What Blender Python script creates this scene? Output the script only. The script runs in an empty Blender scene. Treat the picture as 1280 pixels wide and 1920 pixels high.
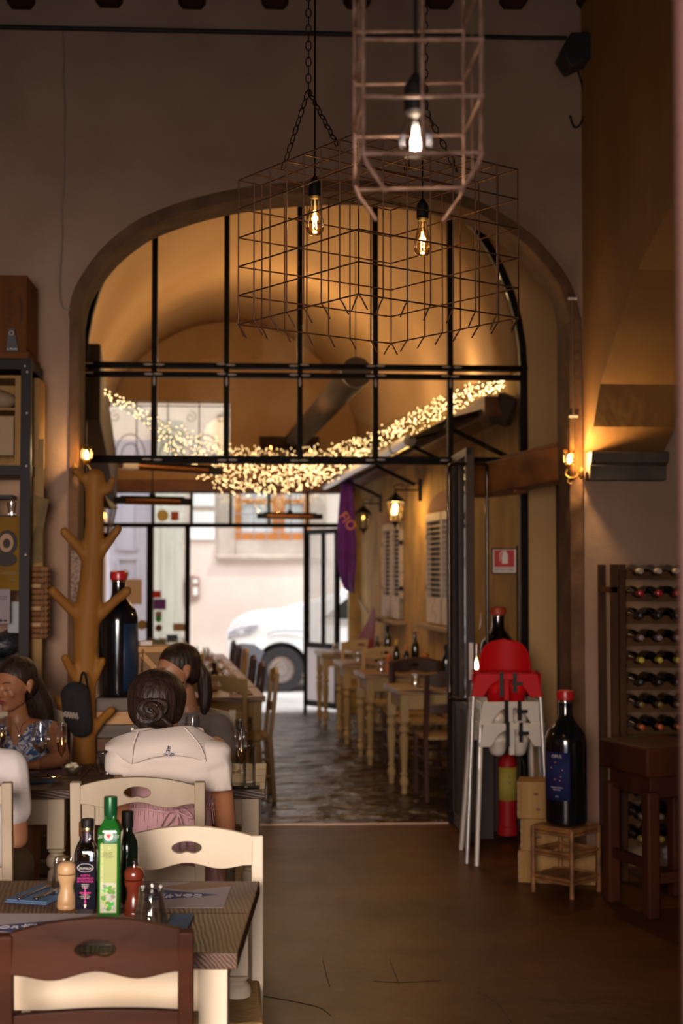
import bpy, bmesh, math, random
from mathutils import Vector as V, Matrix
R = math.radians; PI = math.pi
SC = bpy.context.scene; COL = SC.collection
random.seed(7)
# ---------------------------------------------------------------- camera
F = 2667.0; YAW = 3.8; PITCH = 2.36; EYE = V((0, 0, 1.63))
cd = bpy.data.cameras.new('camera'); cam = bpy.data.objects.new('camera', cd); COL.objects.link(cam)
cd.sensor_fit = 'VERTICAL'; cd.sensor_height = 36; cd.sensor_width = 24; cd.lens = F * 36 / 1920
cam.location = EYE; cam.rotation_euler = (R(90 + PITCH), 0, R(-YAW)); cd.clip_start = .05; cd.clip_end = 200
cd.dof.use_dof = True; cd.dof.focus_distance = 4.6; cd.dof.aperture_fstop = 3.2
SC.camera = cam
SC.view_settings.view_transform = 'Standard'; SC.view_settings.look = 'None'
SC.view_settings.exposure = -0.12; SC.view_settings.gamma = 1
# ---------------------------------------------------------------- world and lights
w = bpy.data.worlds.new('World'); SC.world = w; w.use_nodes = True
bg = w.node_tree.nodes['Background']; bg.inputs[0].default_value = (.86, .93, 1, 1); bg.inputs[1].default_value = 5.0
def light(name, kind, loc, power, col, size=.1, sizey=None, rot=None, spread=None):
    l = bpy.data.lights.new(name, kind); o = bpy.data.objects.new(name, l); COL.objects.link(o)
    o.location = loc; l.energy = power; l.color = col
    if kind == 'AREA':
        l.size = size
        if sizey: l.shape = 'RECTANGLE'; l.size_y = sizey
        if spread: l.spread = spread
    elif kind == 'SUN': l.angle = size
    else: l.shadow_soft_size = size
    if rot: o.rotation_euler = rot
    return o
WARM = (1, .56, .17); AMB = (1, .66, .30)
light('sun', 'SUN', (0, 30, 20), 2.4, (1, .97, .92), R(1.5), rot=(R(35), 0, R(58)))
# daylight from the street door behind the camera
light('door_daylight', 'AREA', (-1.0, -1.5, 1.9), 122, (1, .84, .76), 1.6, 1.5, rot=(R(67), 0, R(9)), spread=R(76))
light('right_wall_fill', 'AREA', (-.3, -1.5, 2.0), 17, (1, .70, .50), 1.6, 1.2, rot=(R(80), 0, R(-9)), spread=R(62))  # added warm fill, aimed to brighten the right wall
# ---------------------------------------------------------------- pixel -> place helpers (authoring only)
_a = R(YAW); _p = R(PITCH)
_R = V((math.cos(_a), -math.sin(_a), 0)); _F0 = V((math.sin(_a), math.cos(_a), 0)); _Z = V((0, 0, 1))
_FW = _F0 * math.cos(_p) + _Z * math.sin(_p); _UP = _Z * math.cos(_p) - _F0 * math.sin(_p)
def ray(px, py): return _R * ((px - 640) / F) + _UP * ((960 - py) / F) + _FW
def at(px, py, y): d = ray(px, py); return EYE + d * (y / d.y)
def fl(px, py, z=0.0): d = ray(px, py); return EYE + d * ((z - EYE.z) / d.z)
# corridor right wall plane
CW0 = V((1.84, 9.2, 0)); CWA = R(4.2); CWD = V((-math.sin(CWA), math.cos(CWA), 0)); CWN = V((-math.cos(CWA), -math.sin(CWA), 0))
def rw(px, py, off=0.0):
    d = ray(px, py); p0 = CW0 + CWN * off; return EYE + d * ((p0 - EYE).dot(CWN) / d.dot(CWN))
# ---------------------------------------------------------------- materials
MATS = {}
def mat(name, col, rough=.6, metal=0, col2=None, scale=6, stretch=(1, 1, 1), bump=0, bscale=None, emit=None, es=0, lo=.35, hi=.65, coat=0, rough2=None, detail=5, dist=0.0, bdist=.02, spec=None, trans=None):
    if name in MATS: return MATS[name]
    m = bpy.data.materials.new(name); m.use_nodes = True; nt = m.node_tree; n = nt.nodes; L = nt.links
    b = n['Principled BSDF']; b.inputs['Base Color'].default_value = (*col, 1)
    b.inputs['Roughness'].default_value = rough; b.inputs['Metallic'].default_value = metal
    if coat: b.inputs['Coat Weight'].default_value = coat; b.inputs['Coat Roughness'].default_value = .15
    if spec is not None: b.inputs['Specular IOR Level'].default_value = spec
    if trans: b.inputs['Transmission Weight'].default_value = trans
    if emit: b.inputs['Emission Color'].default_value = (*emit, 1); b.inputs['Emission Strength'].default_value = es
    if col2 or bump or rough2:
        tc = n.new('ShaderNodeTexCoord'); mp = n.new('ShaderNodeMapping'); L.new(tc.outputs['Object'], mp.inputs[0]); mp.inputs['Scale'].default_value = stretch
        nz = n.new('ShaderNodeTexNoise'); nz.inputs['Scale'].default_value = scale; nz.inputs['Detail'].default_value = detail; nz.inputs['Distortion'].default_value = dist
        L.new(mp.outputs[0], nz.inputs[0])
        mr = n.new('ShaderNodeMapRange'); mr.inputs[1].default_value = lo; mr.inputs[2].default_value = hi; L.new(nz.outputs[0], mr.inputs[0])
        if col2:
            mx = n.new('ShaderNodeMix'); mx.data_type = 'RGBA'; mx.inputs[6].default_value = (*col, 1); mx.inputs[7].default_value = (*col2, 1)
            L.new(mr.outputs[0], mx.inputs[0]); L.new(mx.outputs[2], b.inputs['Base Color'])
        if rough2:
            m2 = n.new('ShaderNodeMapRange'); m2.inputs[1].default_value = lo; m2.inputs[2].default_value = hi; m2.inputs[3].default_value = rough; m2.inputs[4].default_value = rough2
            L.new(nz.outputs[0], m2.inputs[0]); L.new(m2.outputs[0], b.inputs['Roughness'])
        if bump:
            bz = nz
            if bscale:
                bz = n.new('ShaderNodeTexNoise'); bz.inputs['Scale'].default_value = bscale; bz.inputs['Detail'].default_value = 4; L.new(mp.outputs[0], bz.inputs[0])
            bp = n.new('ShaderNodeBump'); bp.inputs['Strength'].default_value = bump; bp.inputs['Distance'].default_value = bdist
            L.new(bz.outputs[0], bp.inputs['Height']); L.new(bp.outputs[0], b.inputs['Normal'])
    MATS[name] = m; return m
def woodgrain(name, dark, lite, axis='X', freq=26, rough=.4, bump=.25, dist=7, coat=0):
    """strong growth-ring grain running along one axis"""
    m = bpy.data.materials.new(name); m.use_nodes = True; nt = m.node_tree; n = nt.nodes; L = nt.links; b = n['Principled BSDF']
    tc = n.new('ShaderNodeTexCoord'); mp = n.new('ShaderNodeMapping'); L.new(tc.outputs['Object'], mp.inputs[0])
    mp.inputs['Scale'].default_value = {'X': (.16, 1, 1), 'Y': (1, .16, 1), 'Z': (1, 1, .16)}[axis]
    wv = n.new('ShaderNodeTexWave'); wv.bands_direction = 'DIAGONAL'; wv.inputs['Scale'].default_value = freq; wv.inputs['Distortion'].default_value = dist
    wv.inputs['Detail'].default_value = 4; wv.inputs['Detail Scale'].default_value = .35; wv.inputs['Detail Roughness'].default_value = .6
    L.new(mp.outputs[0], wv.inputs[0])
    nz = n.new('ShaderNodeTexNoise'); nz.inputs['Scale'].default_value = 90; nz.inputs['Detail'].default_value = 3; L.new(mp.outputs[0], nz.inputs[0])
    ad = n.new('ShaderNodeMath'); ad.operation = 'MULTIPLY_ADD'; ad.inputs[1].default_value = .7; L.new(wv.outputs['Fac'], ad.inputs[0])
    m3 = n.new('ShaderNodeMath'); m3.operation = 'MULTIPLY'; m3.inputs[1].default_value = .45; L.new(nz.outputs[0], m3.inputs[0]); L.new(m3.outputs[0], ad.inputs[2])
    cr = n.new('ShaderNodeValToRGB'); cr.color_ramp.elements[0].position = .18; cr.color_ramp.elements[0].color = (*dark, 1)
    cr.color_ramp.elements[1].position = .85; cr.color_ramp.elements[1].color = (*lite, 1); L.new(ad.outputs[0], cr.inputs[0]); L.new(cr.outputs[0], b.inputs['Base Color'])
    bp = n.new('ShaderNodeBump'); bp.inputs['Strength'].default_value = bump; bp.inputs['Distance'].default_value = .004; L.new(ad.outputs[0], bp.inputs['Height']); L.new(bp.outputs[0], b.inputs['Normal'])
    b.inputs['Roughness'].default_value = rough
    if coat: b.inputs['Coat Weight'].default_value = coat; b.inputs['Coat Roughness'].default_value = .25
    MATS[name] = m; return m
def glass(name, tint=(1, 1, 1), rough=.0, refl=1.0, dens=0.0):
    """thin glass: see-through with a fresnel reflection, lets light pass"""
    m = bpy.data.materials.new(name); m.use_nodes = True; nt = m.node_tree; n = nt.nodes; L = nt.links; n.clear()
    o = n.new('ShaderNodeOutputMaterial'); t = n.new('ShaderNodeBsdfTransparent'); t.inputs[0].default_value = (*tint, 1)
    g = n.new('ShaderNodeBsdfGlossy'); g.inputs['Roughness'].default_value = rough; g.inputs[0].default_value = (refl, refl, refl, 1)
    lw = n.new('ShaderNodeLayerWeight'); lw.inputs[0].default_value = .35
    mr = n.new('ShaderNodeMapRange'); mr.inputs[3].default_value = .04 + dens; mr.inputs[4].default_value = .75; L.new(lw.outputs['Fresnel'], mr.inputs[0])
    mx = n.new('ShaderNodeMixShader'); L.new(mr.outputs[0], mx.inputs[0]); L.new(t.outputs[0], mx.inputs[1]); L.new(g.outputs[0], mx.inputs[2]); L.new(mx.outputs[0], o.inputs[0])
    MATS[name] = m; return m
def glow(name, col, s, sample=True):
    m = bpy.data.materials.new(name); m.use_nodes = True; nt = m.node_tree; n = nt.nodes; n.clear()
    o = n.new('ShaderNodeOutputMaterial'); e = n.new('ShaderNodeEmission'); e.inputs[0].default_value = (*col, 1); e.inputs[1].default_value = s
    nt.links.new(e.outputs[0], o.inputs[0])
    if not sample: m.cycles.emission_sampling = 'NONE'
    MATS[name] = m; return m
# ---------------------------------------------------------------- mesh collector
class MB:
    def __init__(s): s.bm = bmesh.new()
    def box(s, c, d, rot=None, taper=None):
        r = bmesh.ops.create_cube(s.bm, size=1); vs = r['verts']
        M_ = Matrix.Diagonal((*d, 1))
        if taper:
            for v in vs:
                if v.co.z > 0: v.co.x *= taper[0]; v.co.y *= taper[1]
        if rot is not None:
            rm = rot if isinstance(rot, Matrix) else Matrix.Rotation(rot[2], 4, 'Z') @ Matrix.Rotation(rot[1], 4, 'Y') @ Matrix.Rotation(rot[0], 4, 'X')
            M_ = rm.to_4x4() @ M_
        bmesh.ops.transform(s.bm, matrix=Matrix.Translation(V(c)) @ M_, verts=vs); return s
    def bx(s, x0, x1, y0, y1, z0, z1): return s.box(((x0 + x1) / 2, (y0 + y1) / 2, (z0 + z1) / 2), (abs(x1 - x0), abs(y1 - y0), abs(z1 - z0)))
    def bar(s, p, q, wx, wy=None, up=(0, 0, 1)):
        p = V(p); q = V(q); d = q - p; L = d.length; z = d.normalized(); u = V(up)
        if abs(z.dot(u)) > .98: u = V((0, 1, 0))
        x = u.cross(z).normalized(); y = z.cross(x)
        M_ = Matrix((x, y, z)).transposed().to_4x4(); M_.translation = (p + q) / 2
        r = bmesh.ops.create_cube(s.bm, size=1)
        bmesh.ops.transform(s.bm, matrix=M_ @ Matrix.Diagonal((wx, wy or wx, L, 1)), verts=r['verts']); return s
    def tube(s, pts, r, n=8, cap=True, closed=False):
        pts = [V(p) for p in pts]; N = len(pts); rs = r if isinstance(r, (list, tuple)) else [r] * N; rings = []
        prev = None
        for i, p in enumerate(pts):
            if closed: d = pts[(i + 1) % N] - pts[i - 1]
            else: d = pts[min(i + 1, N - 1)] - pts[max(i - 1, 0)]
            if d.length < 1e-9: d = V((0, 0, 1))
            d.normalize()
            if prev is None:
                u = V((0, 0, 1)) if abs(d.z) < .9 else V((1, 0, 0)); x = u.cross(d).normalized()
            else:
                x = prev - d * prev.dot(d)
                x = x.normalized() if x.length > 1e-6 else V((1, 0, 0)).cross(d).normalized()
            prev = x; y = d.cross(x)
            rings.append([s.bm.verts.new(p + (x * math.cos(2 * PI * k / n) + y * math.sin(2 * PI * k / n)) * rs[i]) for k in range(n)])
        for i in range(N if closed else N - 1):
            a, b = rings[i], rings[(i + 1) % N]
            for k in range(n): s.bm.faces.new((a[k], a[(k + 1) % n], b[(k + 1) % n], b[k]))
        if cap and not closed: s.bm.faces.new(rings[0][::-1]); s.bm.faces.new(rings[-1])
        return s
    def lathe(s, prof, c=(0, 0, 0), n=24, sq=None, rot=None, cap=True):
        """prof: (radius, z). sq: superellipse power for squarish sections"""
        rings = []; rm = rot.to_4x4() if rot is not None else Matrix.Identity(4); c = V(c)
        for r_, z in prof:
            ring = []
            for k in range(n):
                t = 2 * PI * k / n; cx, cy = math.cos(t), math.sin(t)
                if sq:
                    q = (abs(cx) ** sq + abs(cy) ** sq) ** (-1 / sq); cx *= q; cy *= q
                ring.append(s.bm.verts.new(c + rm @ V((max(r_, 1e-5) * cx, max(r_, 1e-5) * cy, z))))
            rings.append(ring)
        for a, b in zip(rings, rings[1:]):
            for k in range(n): s.bm.faces.new((a[k], a[(k + 1) % n], b[(k + 1) % n], b[k]))
        if cap: s.bm.faces.new(rings[0][::-1]); s.bm.faces.new(rings[-1])
        return s
    def ball(s, c, r, n=12, rot=None):
        r_ = bmesh.ops.create_uvsphere(s.bm, u_segments=n, v_segments=max(6, n * 2 // 3), radius=1)
        d = r if isinstance(r, (tuple, list)) else (r, r, r)
        M_ = Matrix.Translation(V(c)) @ (rot.to_4x4() if rot is not None else Matrix.Identity(4)) @ Matrix.Diagonal((*d, 1))
        bmesh.ops.transform(s.bm, matrix=M_, verts=r_['verts']); return s
    def hull(s, balls, n=10):
        """convex hull of spheres [(centre, r or (rx,ry,rz)), ...]"""
        vs = []
        for c, r in balls:
            r_ = bmesh.ops.create_uvsphere(s.bm, u_segments=n, v_segments=n, radius=1)
            d = r if isinstance(r, (tuple, list)) else (r, r, r)
            bmesh.ops.transform(s.bm, matrix=Matrix.Translation(V(c)) @ Matrix.Diagonal((*d, 1)), verts=r_['verts']); vs += r_['verts']
        h = bmesh.ops.convex_hull(s.bm, input=vs)
        bad = {v for v in h['geom_interior'] if isinstance(v, bmesh.types.BMVert)}
        bmesh.ops.delete(s.bm, geom=list(bad), context='VERTS')
        return s
    def chain(s, pts):
        for a, b in zip(pts, pts[1:]): s.hull([a, b])
        return s
    def prism(s, outer, holes=(), o=(0, 0, 0), u=(1, 0, 0), v=(0, 0, 1), depth=(0, 1, 0)):
        """2-D outline (with holes) in axes u,v at o, extruded by depth"""
        o = V(o); u = V(u); v = V(v); dp = V(depth); b2 = bmesh.new(); edges = []; loops = []
        for lp in [outer, *holes]:
            vs = [b2.verts.new(o + u * a + v * b) for a, b in lp]; loops.append(vs)
            for i in range(len(vs)): edges.append(b2.edges.new((vs[i], vs[(i + 1) % len(vs)])))
        bmesh.ops.triangle_fill(b2, use_beauty=True, use_dissolve=False, edges=edges)
        faces = list(b2.faces)
        ex = bmesh.ops.extrude_face_region(b2, geom=faces)
        bmesh.ops.translate(b2, vec=dp, verts=[g for g in ex['geom'] if isinstance(g, bmesh.types.BMVert)])
        bmesh.ops.recalc_face_normals(b2, faces=b2.faces)
        me = bpy.data.meshes.new('t'); b2.to_mesh(me); b2.free(); s.bm.from_mesh(me); bpy.data.meshes.remove(me); return s
    def grid(s, f, nu, nv, th=0, closeu=False):
        """surface f(i,j)->point; optional thickness by solidify on build"""
        vs = [[s.bm.verts.new(f(i / nu, j / nv)) for j in range(nv + 1)] for i in range(nu + (0 if closeu else 1))]
        for i in range(nu):
            for j in range(nv):
                a = vs[i]; b = vs[(i + 1) % len(vs)]; s.bm.faces.new((a[j], b[j], b[j + 1], a[j + 1]))
        return s
    def build(s, name, m, parent=None, bevel=0, smooth=True, solid=0, sub=0, loc=None, seg=2, angle=40):
        bmesh.ops.recalc_face_normals(s.bm, faces=s.bm.faces)
        me = bpy.data.meshes.new(name)
        for f in s.bm.faces: f.smooth = smooth
        s.bm.to_mesh(me); s.bm.free(); me.materials.append(m)
        if smooth:
            try: me.set_sharp_from_angle(angle=R(angle))
            except Exception: pass
        o = bpy.data.objects.new(name, me); COL.objects.link(o)
        if parent: o.parent = parent
        if loc is not None: o.location = loc
        if solid: k = o.modifiers.new('s', 'SOLIDIFY'); k.thickness = solid; k.offset = 0
        if bevel: k = o.modifiers.new('b', 'BEVEL'); k.width = bevel; k.segments = seg; k.limit_method = 'ANGLE'; k.angle_limit = R(35)
        if sub: k = o.modifiers.new('u', 'SUBSURF'); k.levels = sub; k.render_levels = sub
        return o
def thing(name, label, cat, loc=(0, 0, 0), rz=0, group=None):
    o = bpy.data.objects.new(name, None); COL.objects.link(o); o.location = loc; o.rotation_euler = (0, 0, rz); o.empty_display_size = .1
    return tag(o, label, cat, group)
def tag(o, label, cat, group=None):
    o['label'] = label; o['category'] = cat
    if group: o['group'] = group
    return o
def struct(o, name=None): o['kind'] = 'structure'; return o
def copy_tree(root, loc=None, rz=None, label=None, group=None, scale=None, parent=None):
    r = root.copy(); COL.objects.link(r)
    if parent is not None: r.parent = parent
    if loc is not None: r.location = loc
    if rz is not None: r.rotation_euler = (0, 0, rz)
    if scale is not None: r.scale = scale if isinstance(scale, (tuple, list)) else (scale,) * 3
    if label: r['label'] = label
    if group: r['group'] = group
    for ch in list(root.children): copy_tree(ch, parent=r)
    return r
def text(body, size, m, parent, loc, rot=(PI / 2, 0, 0), name='lettering', align='CENTER', ext=.0006, sx=1.0):
    c = bpy.data.curves.new(name, 'FONT'); c.body = body; c.size = size; c.extrude = ext; c.align_x = align; c.align_y = 'CENTER'
    c.resolution_u = 3; tmp = bpy.data.objects.new(name, c); COL.objects.link(tmp); bpy.context.view_layer.update()
    me = bpy.data.meshes.new_from_object(tmp.evaluated_get(bpy.context.evaluated_depsgraph_get())); bpy.data.objects.remove(tmp); bpy.data.curves.remove(c)
    o = bpy.data.objects.new(name, me); COL.objects.link(o); me.materials.clear(); me.materials.append(m); o.location = loc; o.rotation_euler = rot; o.scale = (sx, 1, 1)
    if parent: o.parent = parent
    return o
def organic(name, mb, m, parent, voxel=.01, smooth=6, cuts=(), solidify=0, sf=.5):
    """union of shapes -> one continuous smooth skin; cuts = [(point, normal)] remove the side the normal points to"""
    o = mb.build(name, m, None, smooth=True)
    k = o.modifiers.new('r', 'REMESH'); k.mode = 'VOXEL'; k.voxel_size = voxel; k.use_smooth_shade = True
    k = o.modifiers.new('s', 'SMOOTH'); k.iterations = smooth; k.factor = sf
    dg = bpy.context.evaluated_depsgraph_get(); ev = o.evaluated_get(dg); me = bpy.data.meshes.new_from_object(ev)
    bm = bmesh.new(); bm.from_mesh(me)
    for p, nn in cuts: bmesh.ops.bisect_plane(bm, geom=bm.verts[:] + bm.edges[:] + bm.faces[:], plane_co=V(p), plane_no=V(nn), clear_outer=True)
    for f in bm.faces: f.smooth = True
    bm.to_mesh(me); bm.free(); me.materials.clear(); me.materials.append(m)
    old = o.data; o.modifiers.clear(); o.data = me; bpy.data.meshes.remove(old); me.name = name
    if parent: o.parent = parent
    if solidify: k = o.modifiers.new('t', 'SOLIDIFY'); k.thickness = solidify; k.offset = -1
    return o
def smoothpts(pts, n=6):
    """Catmull-Rom through the points"""
    pts = [V(p) for p in pts]; out = []
    for i in range(len(pts) - 1):
        p0 = pts[max(i - 1, 0)]; p1 = pts[i]; p2 = pts[i + 1]; p3 = pts[min(i + 2, len(pts) - 1)]
        for k in range(n):
            t = k / n; out.append(.5 * ((2 * p1) + (p2 - p0) * t + (2 * p0 - 5 * p1 + 4 * p2 - p3) * t * t + (3 * p1 - p0 - 3 * p2 + p3) * t ** 3))
    return out + [pts[-1]]
# ---------------------------------------------------------------- common materials
plaster = mat('aged plaster', (.36, .23, .155), .9, col2=(.27, .165, .11), scale=2.2, bump=.25, bscale=14, lo=.3, hi=.7, detail=8)
ochre = mat('ochre plaster', (.34, .155, .035), .9, col2=(.22, .095, .02), scale=1.6, stretch=(1, 1, .5), bump=.2, bscale=12, lo=.3, hi=.7, detail=8)
vault_m = mat('cream vault plaster', (.50, .33, .17), .9, col2=(.42, .26, .12), scale=.8, bump=.12, bscale=8)
yellow_w = mat('yellow rough stucco', (.48, .31, .10), .85, col2=(.23, .15, .06), scale=5, stretch=(1, 1, .6), bump=.6, bscale=20, lo=.35, hi=.75, detail=9)
stone = mat('grey brown sandstone', (.16, .085, .045), .85, spec=.2, col2=(.10, .052, .028), scale=6, bump=.3, bscale=25)
steel = mat('black painted steel', (.007, .005, .004), .6, .0, col2=(.013, .009, .007), scale=12, spec=.07)
steel_worn = mat('worn black steel', (.018, .015, .014), .5, .5, col2=(.5, .42, .36), scale=9, lo=.70, hi=.76)
wood_old = mat('old brown beam wood', (.20, .075, .022), .6, col2=(.09, .03, .01), scale=5, stretch=(1, .25, 2), bump=.5, lo=.3, hi=.7)
darkwood = mat('dark stained wood', (.065, .020, .008), .45, spec=.25, col2=(.035, .012, .006), scale=5, stretch=(.3, 2, 1), bump=.1)
redwood = mat('reddish mahogany wood', (.060, .013, .004), .65, col2=(.030, .007, .003), scale=6, stretch=(1, 1, .3), bump=.1, spec=.2)
cream_p = mat('antique cream paint', (.62, .52, .38), .5, col2=(.50, .39, .25), scale=5, stretch=(1, 1, .5), bump=.06, lo=.35, hi=.8, detail=8)
cream_w = mat('worn cream paint', (.64, .54, .40), .48, col2=(.12, .07, .04), scale=16, bump=.1, lo=.70, hi=.76, detail=6)
yel_p = mat('honey cream paint', (.42, .30, .14), .55, spec=.2, col2=(.32, .21, .085), scale=6, stretch=(1, 1, .5), bump=.08, lo=.35, hi=.75)
pine = mat('knotty pine', (.50, .27, .09), .6, col2=(.33, .15, .045), scale=5, stretch=(.25, 1, 3), bump=.15, lo=.3, hi=.7, dist=.6)
palewood = mat('pale crate wood', (.34, .19, .065), .7, spec=.2, col2=(.22, .115, .035), scale=6, stretch=(3, 1, .25), bump=.15, lo=.3, hi=.7, dist=.4)
rope_m = mat('chair rush', (.40, .25, .09), .8, col2=(.22, .13, .04), scale=30, stretch=(1, 6, 1), bump=.5)
black_p = mat('matt black plastic', (.007, .006, .006), .5, spec=.2)
brass = mat('aged brass', (.55, .33, .10), .3, 1)
chrome = mat('chrome', (.7, .7, .7), .15, 1)
rust = mat('rusty steel rod', (.07, .035, .024), .6, .5, col2=(.13, .055, .025), scale=30)
galv = mat('pale rusty rod', (.30, .19, .15), .55, .6, col2=(.14, .07, .04), scale=25)
clear = glass('clear glass', (.96, .96, .96), dens=.035)
pane_g = glass('window glass', (.94, .93, .90), dens=.02, refl=.55)
door_g = glass('door glass', (.93, .95, .94), dens=.05, refl=.8)
greenglass = mat('dark green bottle glass', (.004, .008, .004), .06, spec=.6, coat=.5)
blackglass = mat('black wine bottle glass', (.004, .004, .005), .09, spec=.6, coat=.5)
redwax = mat('red wax', (.42, .008, .012), .35, coat=.3)
paper = mat('white paper', (.62, .55, .50), .8)
white_lab = mat('white label', (.7, .66, .6), .7)
amber = glass('amber bulb glass', (1, .82, .5), dens=.03)
filament = glow('warm filament', (1, .66, .24), 22, True)
filament_w = glow('pale filament', (1, .78, .62), 12, True)
flame = glow('sconce bulb glow', (1, .72, .36), 45, True)

# ---------------------------------------------------------------- structure: main room
FY = 7.8; SY = 9.2
fm = mat('polished dark concrete', (.115, .040, .009), .38, spec=.12, col2=(.048, .017, .004), scale=1.3, stretch=(1, 1.3, 1), bump=.6, bscale=3.2, rough2=.46, lo=.3, hi=.7, detail=9)
struct(MB().bx(-4, 5.2, -3, SY, -.1, 0).build('floor', fm, smooth=False))
sm = mat('uneven dark paving slabs', (.050, .030, .020), .18, spec=.25, col2=(.018, .010, .007), scale=1.4, stretch=(1, 1.4, 1), bump=1.0, bscale=2.6, bdist=.16, rough2=.36, lo=.3, hi=.7, detail=6)
struct(MB().bx(-4, 5.2, SY, 16.45, -.1, 0).build('floor.001', sm, smooth=False))
struct(MB().bx(-1.05, 1.85, SY - .012, SY + .012, 0, .006).build('trim_1', mat('brass threshold strip', (.75, .5, .35), .3, 1)))
# cracks in the concrete
ck = MB()
for pts in ([(495, 1868), (560, 1880), (600, 1890), (620, 1905)], [(700, 1840), (760, 1842), (830, 1838)], [(895, 1860), (930, 1880), (960, 1920)], [(605, 1800), (612, 1830), (618, 1850)], [(730, 1800), (740, 1825), (748, 1845)]):
    ck.tube(smoothpts([fl(*p) + V((0, 0, .0006)) for p in pts], 4), .0016, 4)
struct(ck.build('trim_2', mat('crack filler', (.02, .012, .008), .9)))
# front wall with the big arch (thin wall), outline on the plane FY
arc_in = [(148, 602), (160, 548), (200, 488), (245, 447), (290, 420), (360, 395), (430, 378), (500, 367), (562, 362), (630, 359), (704, 361), (800, 372), (880, 393), (940, 425), (990, 462), (1030, 508), (1055, 550), (1067, 602)]
AI = [at(px, py, FY) for px, py in arc_in]; AI = [V((p.x, 0, p.z)) for p in AI]
XL = AI[0].x; XR = AI[-1].x
sm_a = smoothpts(AI, 4)
hole = [(XL, -.02)] + [(p.x, p.z) for p in sm_a] + [(XR, -.02)]
outer = [(-4, -.02), (-4, 5.2), (5.2, 5.2), (5.2, -.02)]
loop = [(-4, -.02), (XL, -.02)] + [(p.x, p.z) for p in sm_a] + [(XR, -.02), (5.2, -.02), (5.2, 5.4), (-4, 5.4)]
struct(MB().prism(loop, o=(0, FY, 0), depth=(0, .28, 0)).build('wall_front', plaster, smooth=False))
# stone ring around the arch
cx = (XL + XR) / 2
def off(p, d):
    c = V((cx, 0, 2.6)); 
    return p
ring_o = []
N_ = len(sm_a)
for i, p in enumerate(sm_a):
    t = (sm_a[min(i + 1, N_ - 1)] - sm_a[max(i - 1, 0)]).normalized(); nrm = V((-t.z, 0, t.x)); ring_o.append(p + nrm * .062)
rin = [(XL + .004, 0.0)] + [(p.x + (.004 if p.x < cx else -.004), p.z - .004) for p in sm_a] + [(XR - .004, 0.0)]
rout = [(XL - .045, 0.0)] + [(p.x, p.z) for p in ring_o] + [(XR + .075, 0.0)]
rout[1] = (XL - .05, rout[1][1]); rout[-2] = (XR + .07, rout[-2][1])
struct(MB().prism(rin + rout[::-1], o=(0, FY - .012, 0), depth=(0, .30, 0)).build('trim_3', stone, smooth=False, bevel=.006))
# small iron clips on the stone jambs
# wall above: joists resting on the wall, and the conduit
cw = mat('dark ceiling boards', (.035, .02, .014), .8, col2=(.02, .012, .01), scale=4)
struct(MB().bx(-4, 5.2, -3, FY, 5.25, 5.4).build('ceiling', cw, smooth=False))
for i, px in enumerate([40, 205, 360, 515, 668, 822, 960, 1105, 1250]):
    p = at(px, 18 + (0 if i != 1 else -3), FY); 
    b = MB().prism([(-.075, .5), (-.075, .03), (-.05, 0), (.05, 0), (.075, .03), (.075, .5)], o=(p.x, -2.9, p.z), depth=(0, FY + 2.9, 0)).build('trim_%d' % (10 + i), mat('dark joist wood', (.035, .015, .007), .85, spec=.1), smooth=False); struct(b)
struct(MB().bx(-4.1, -4, -3, FY + .3, 0, 5.3).build('wall_left', plaster, smooth=False))
struct(MB().bx(5.1, 5.2, -3, FY + .3, 0, 5.3).build('wall_right', plaster, smooth=False))
struct(MB().prism([(-4, 0), (-1.8, 0), (-1.8, 2.7), (.9, 2.7), (.9, 0), (5.2, 0), (5.2, 5.3), (-4, 5.3)], o=(0, -3, 0), depth=(0, .3, 0)).build('wall_back', plaster, smooth=False))
# longitudinal arch on the corbel at the right
X1 = at(1093, 700, FY).x; X2 = at(1243, 862, FY).x - .0; ZC = at(1150, 850, FY).z
nearx = [(1104, 848), (1112, 800), (1125, 720), (1150, 640), (1195, 505), (1232, 430), (1270, 368)]
prof = []
def onx(px, py, x): d = ray(px, py); return EYE + d * (x / d.x)
for p in nearx[1:]:
    q = onx(p[0], p[1], X1); prof.append((q.y, q.z))
q0 = prof[-1]
arch = [(FY, ZC)] + [(min(y, FY - .005 * k), z) for k, (y, z) in enumerate(prof)]
# carry on the curve over the top and down toward the camera
yc, zc = arch[-1]; slope = .35
arch2 = [(yc - .5, zc + .28), (yc - 1.0, zc + .42), (yc - 1.6, zc + .46), (-3, zc + .46)]
poly = arch + arch2 + [(-3, 5.4), (FY, 5.4)]
struct(MB().prism(poly, o=(X1, 0, 0), u=(0, 1, 0), v=(0, 0, 1), depth=(X2 - X1, 0, 0)).build('wall_arch', ochre, smooth=False))
struct(MB().prism([(0, -.23), (.0, -.17), (.02, -.16), (.02, -.12), (-.03, -.115), (-.05, -.07), (-.085, -.05), (-.10, 0), (.0, 0)][::1] if False else [(0, -.155), (-.10, -.155), (-.11, -.09), (-.115, -.075), (-.15, -.06), (-.165, -.01), (-.155, 0), (0, 0)],
                  o=(X1 + .005, FY, ZC), u=(0, 1, 0), v=(0, 0, 1), depth=(X2 - X1 - .02, 0, 0)).build('trim_4', mat('mossy grey stone', (.115, .09, .062), .85, col2=(.07, .055, .04), scale=8, bump=.4), bevel=.004))
# soft pink painted door post close by on the right edge
pp = at(1270, 960, 1.42)
struct(MB().prism([(0, 0), (.14, 0), (.14, -.12), (-.034, -.12)], o=(pp.x, 1.42, 0), v=(0, 1, 0), depth=(0, 0, 3.2)).build('trim_5', mat('pink painted post', (.16, .085, .075), .8, spec=.1), bevel=.006))
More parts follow.
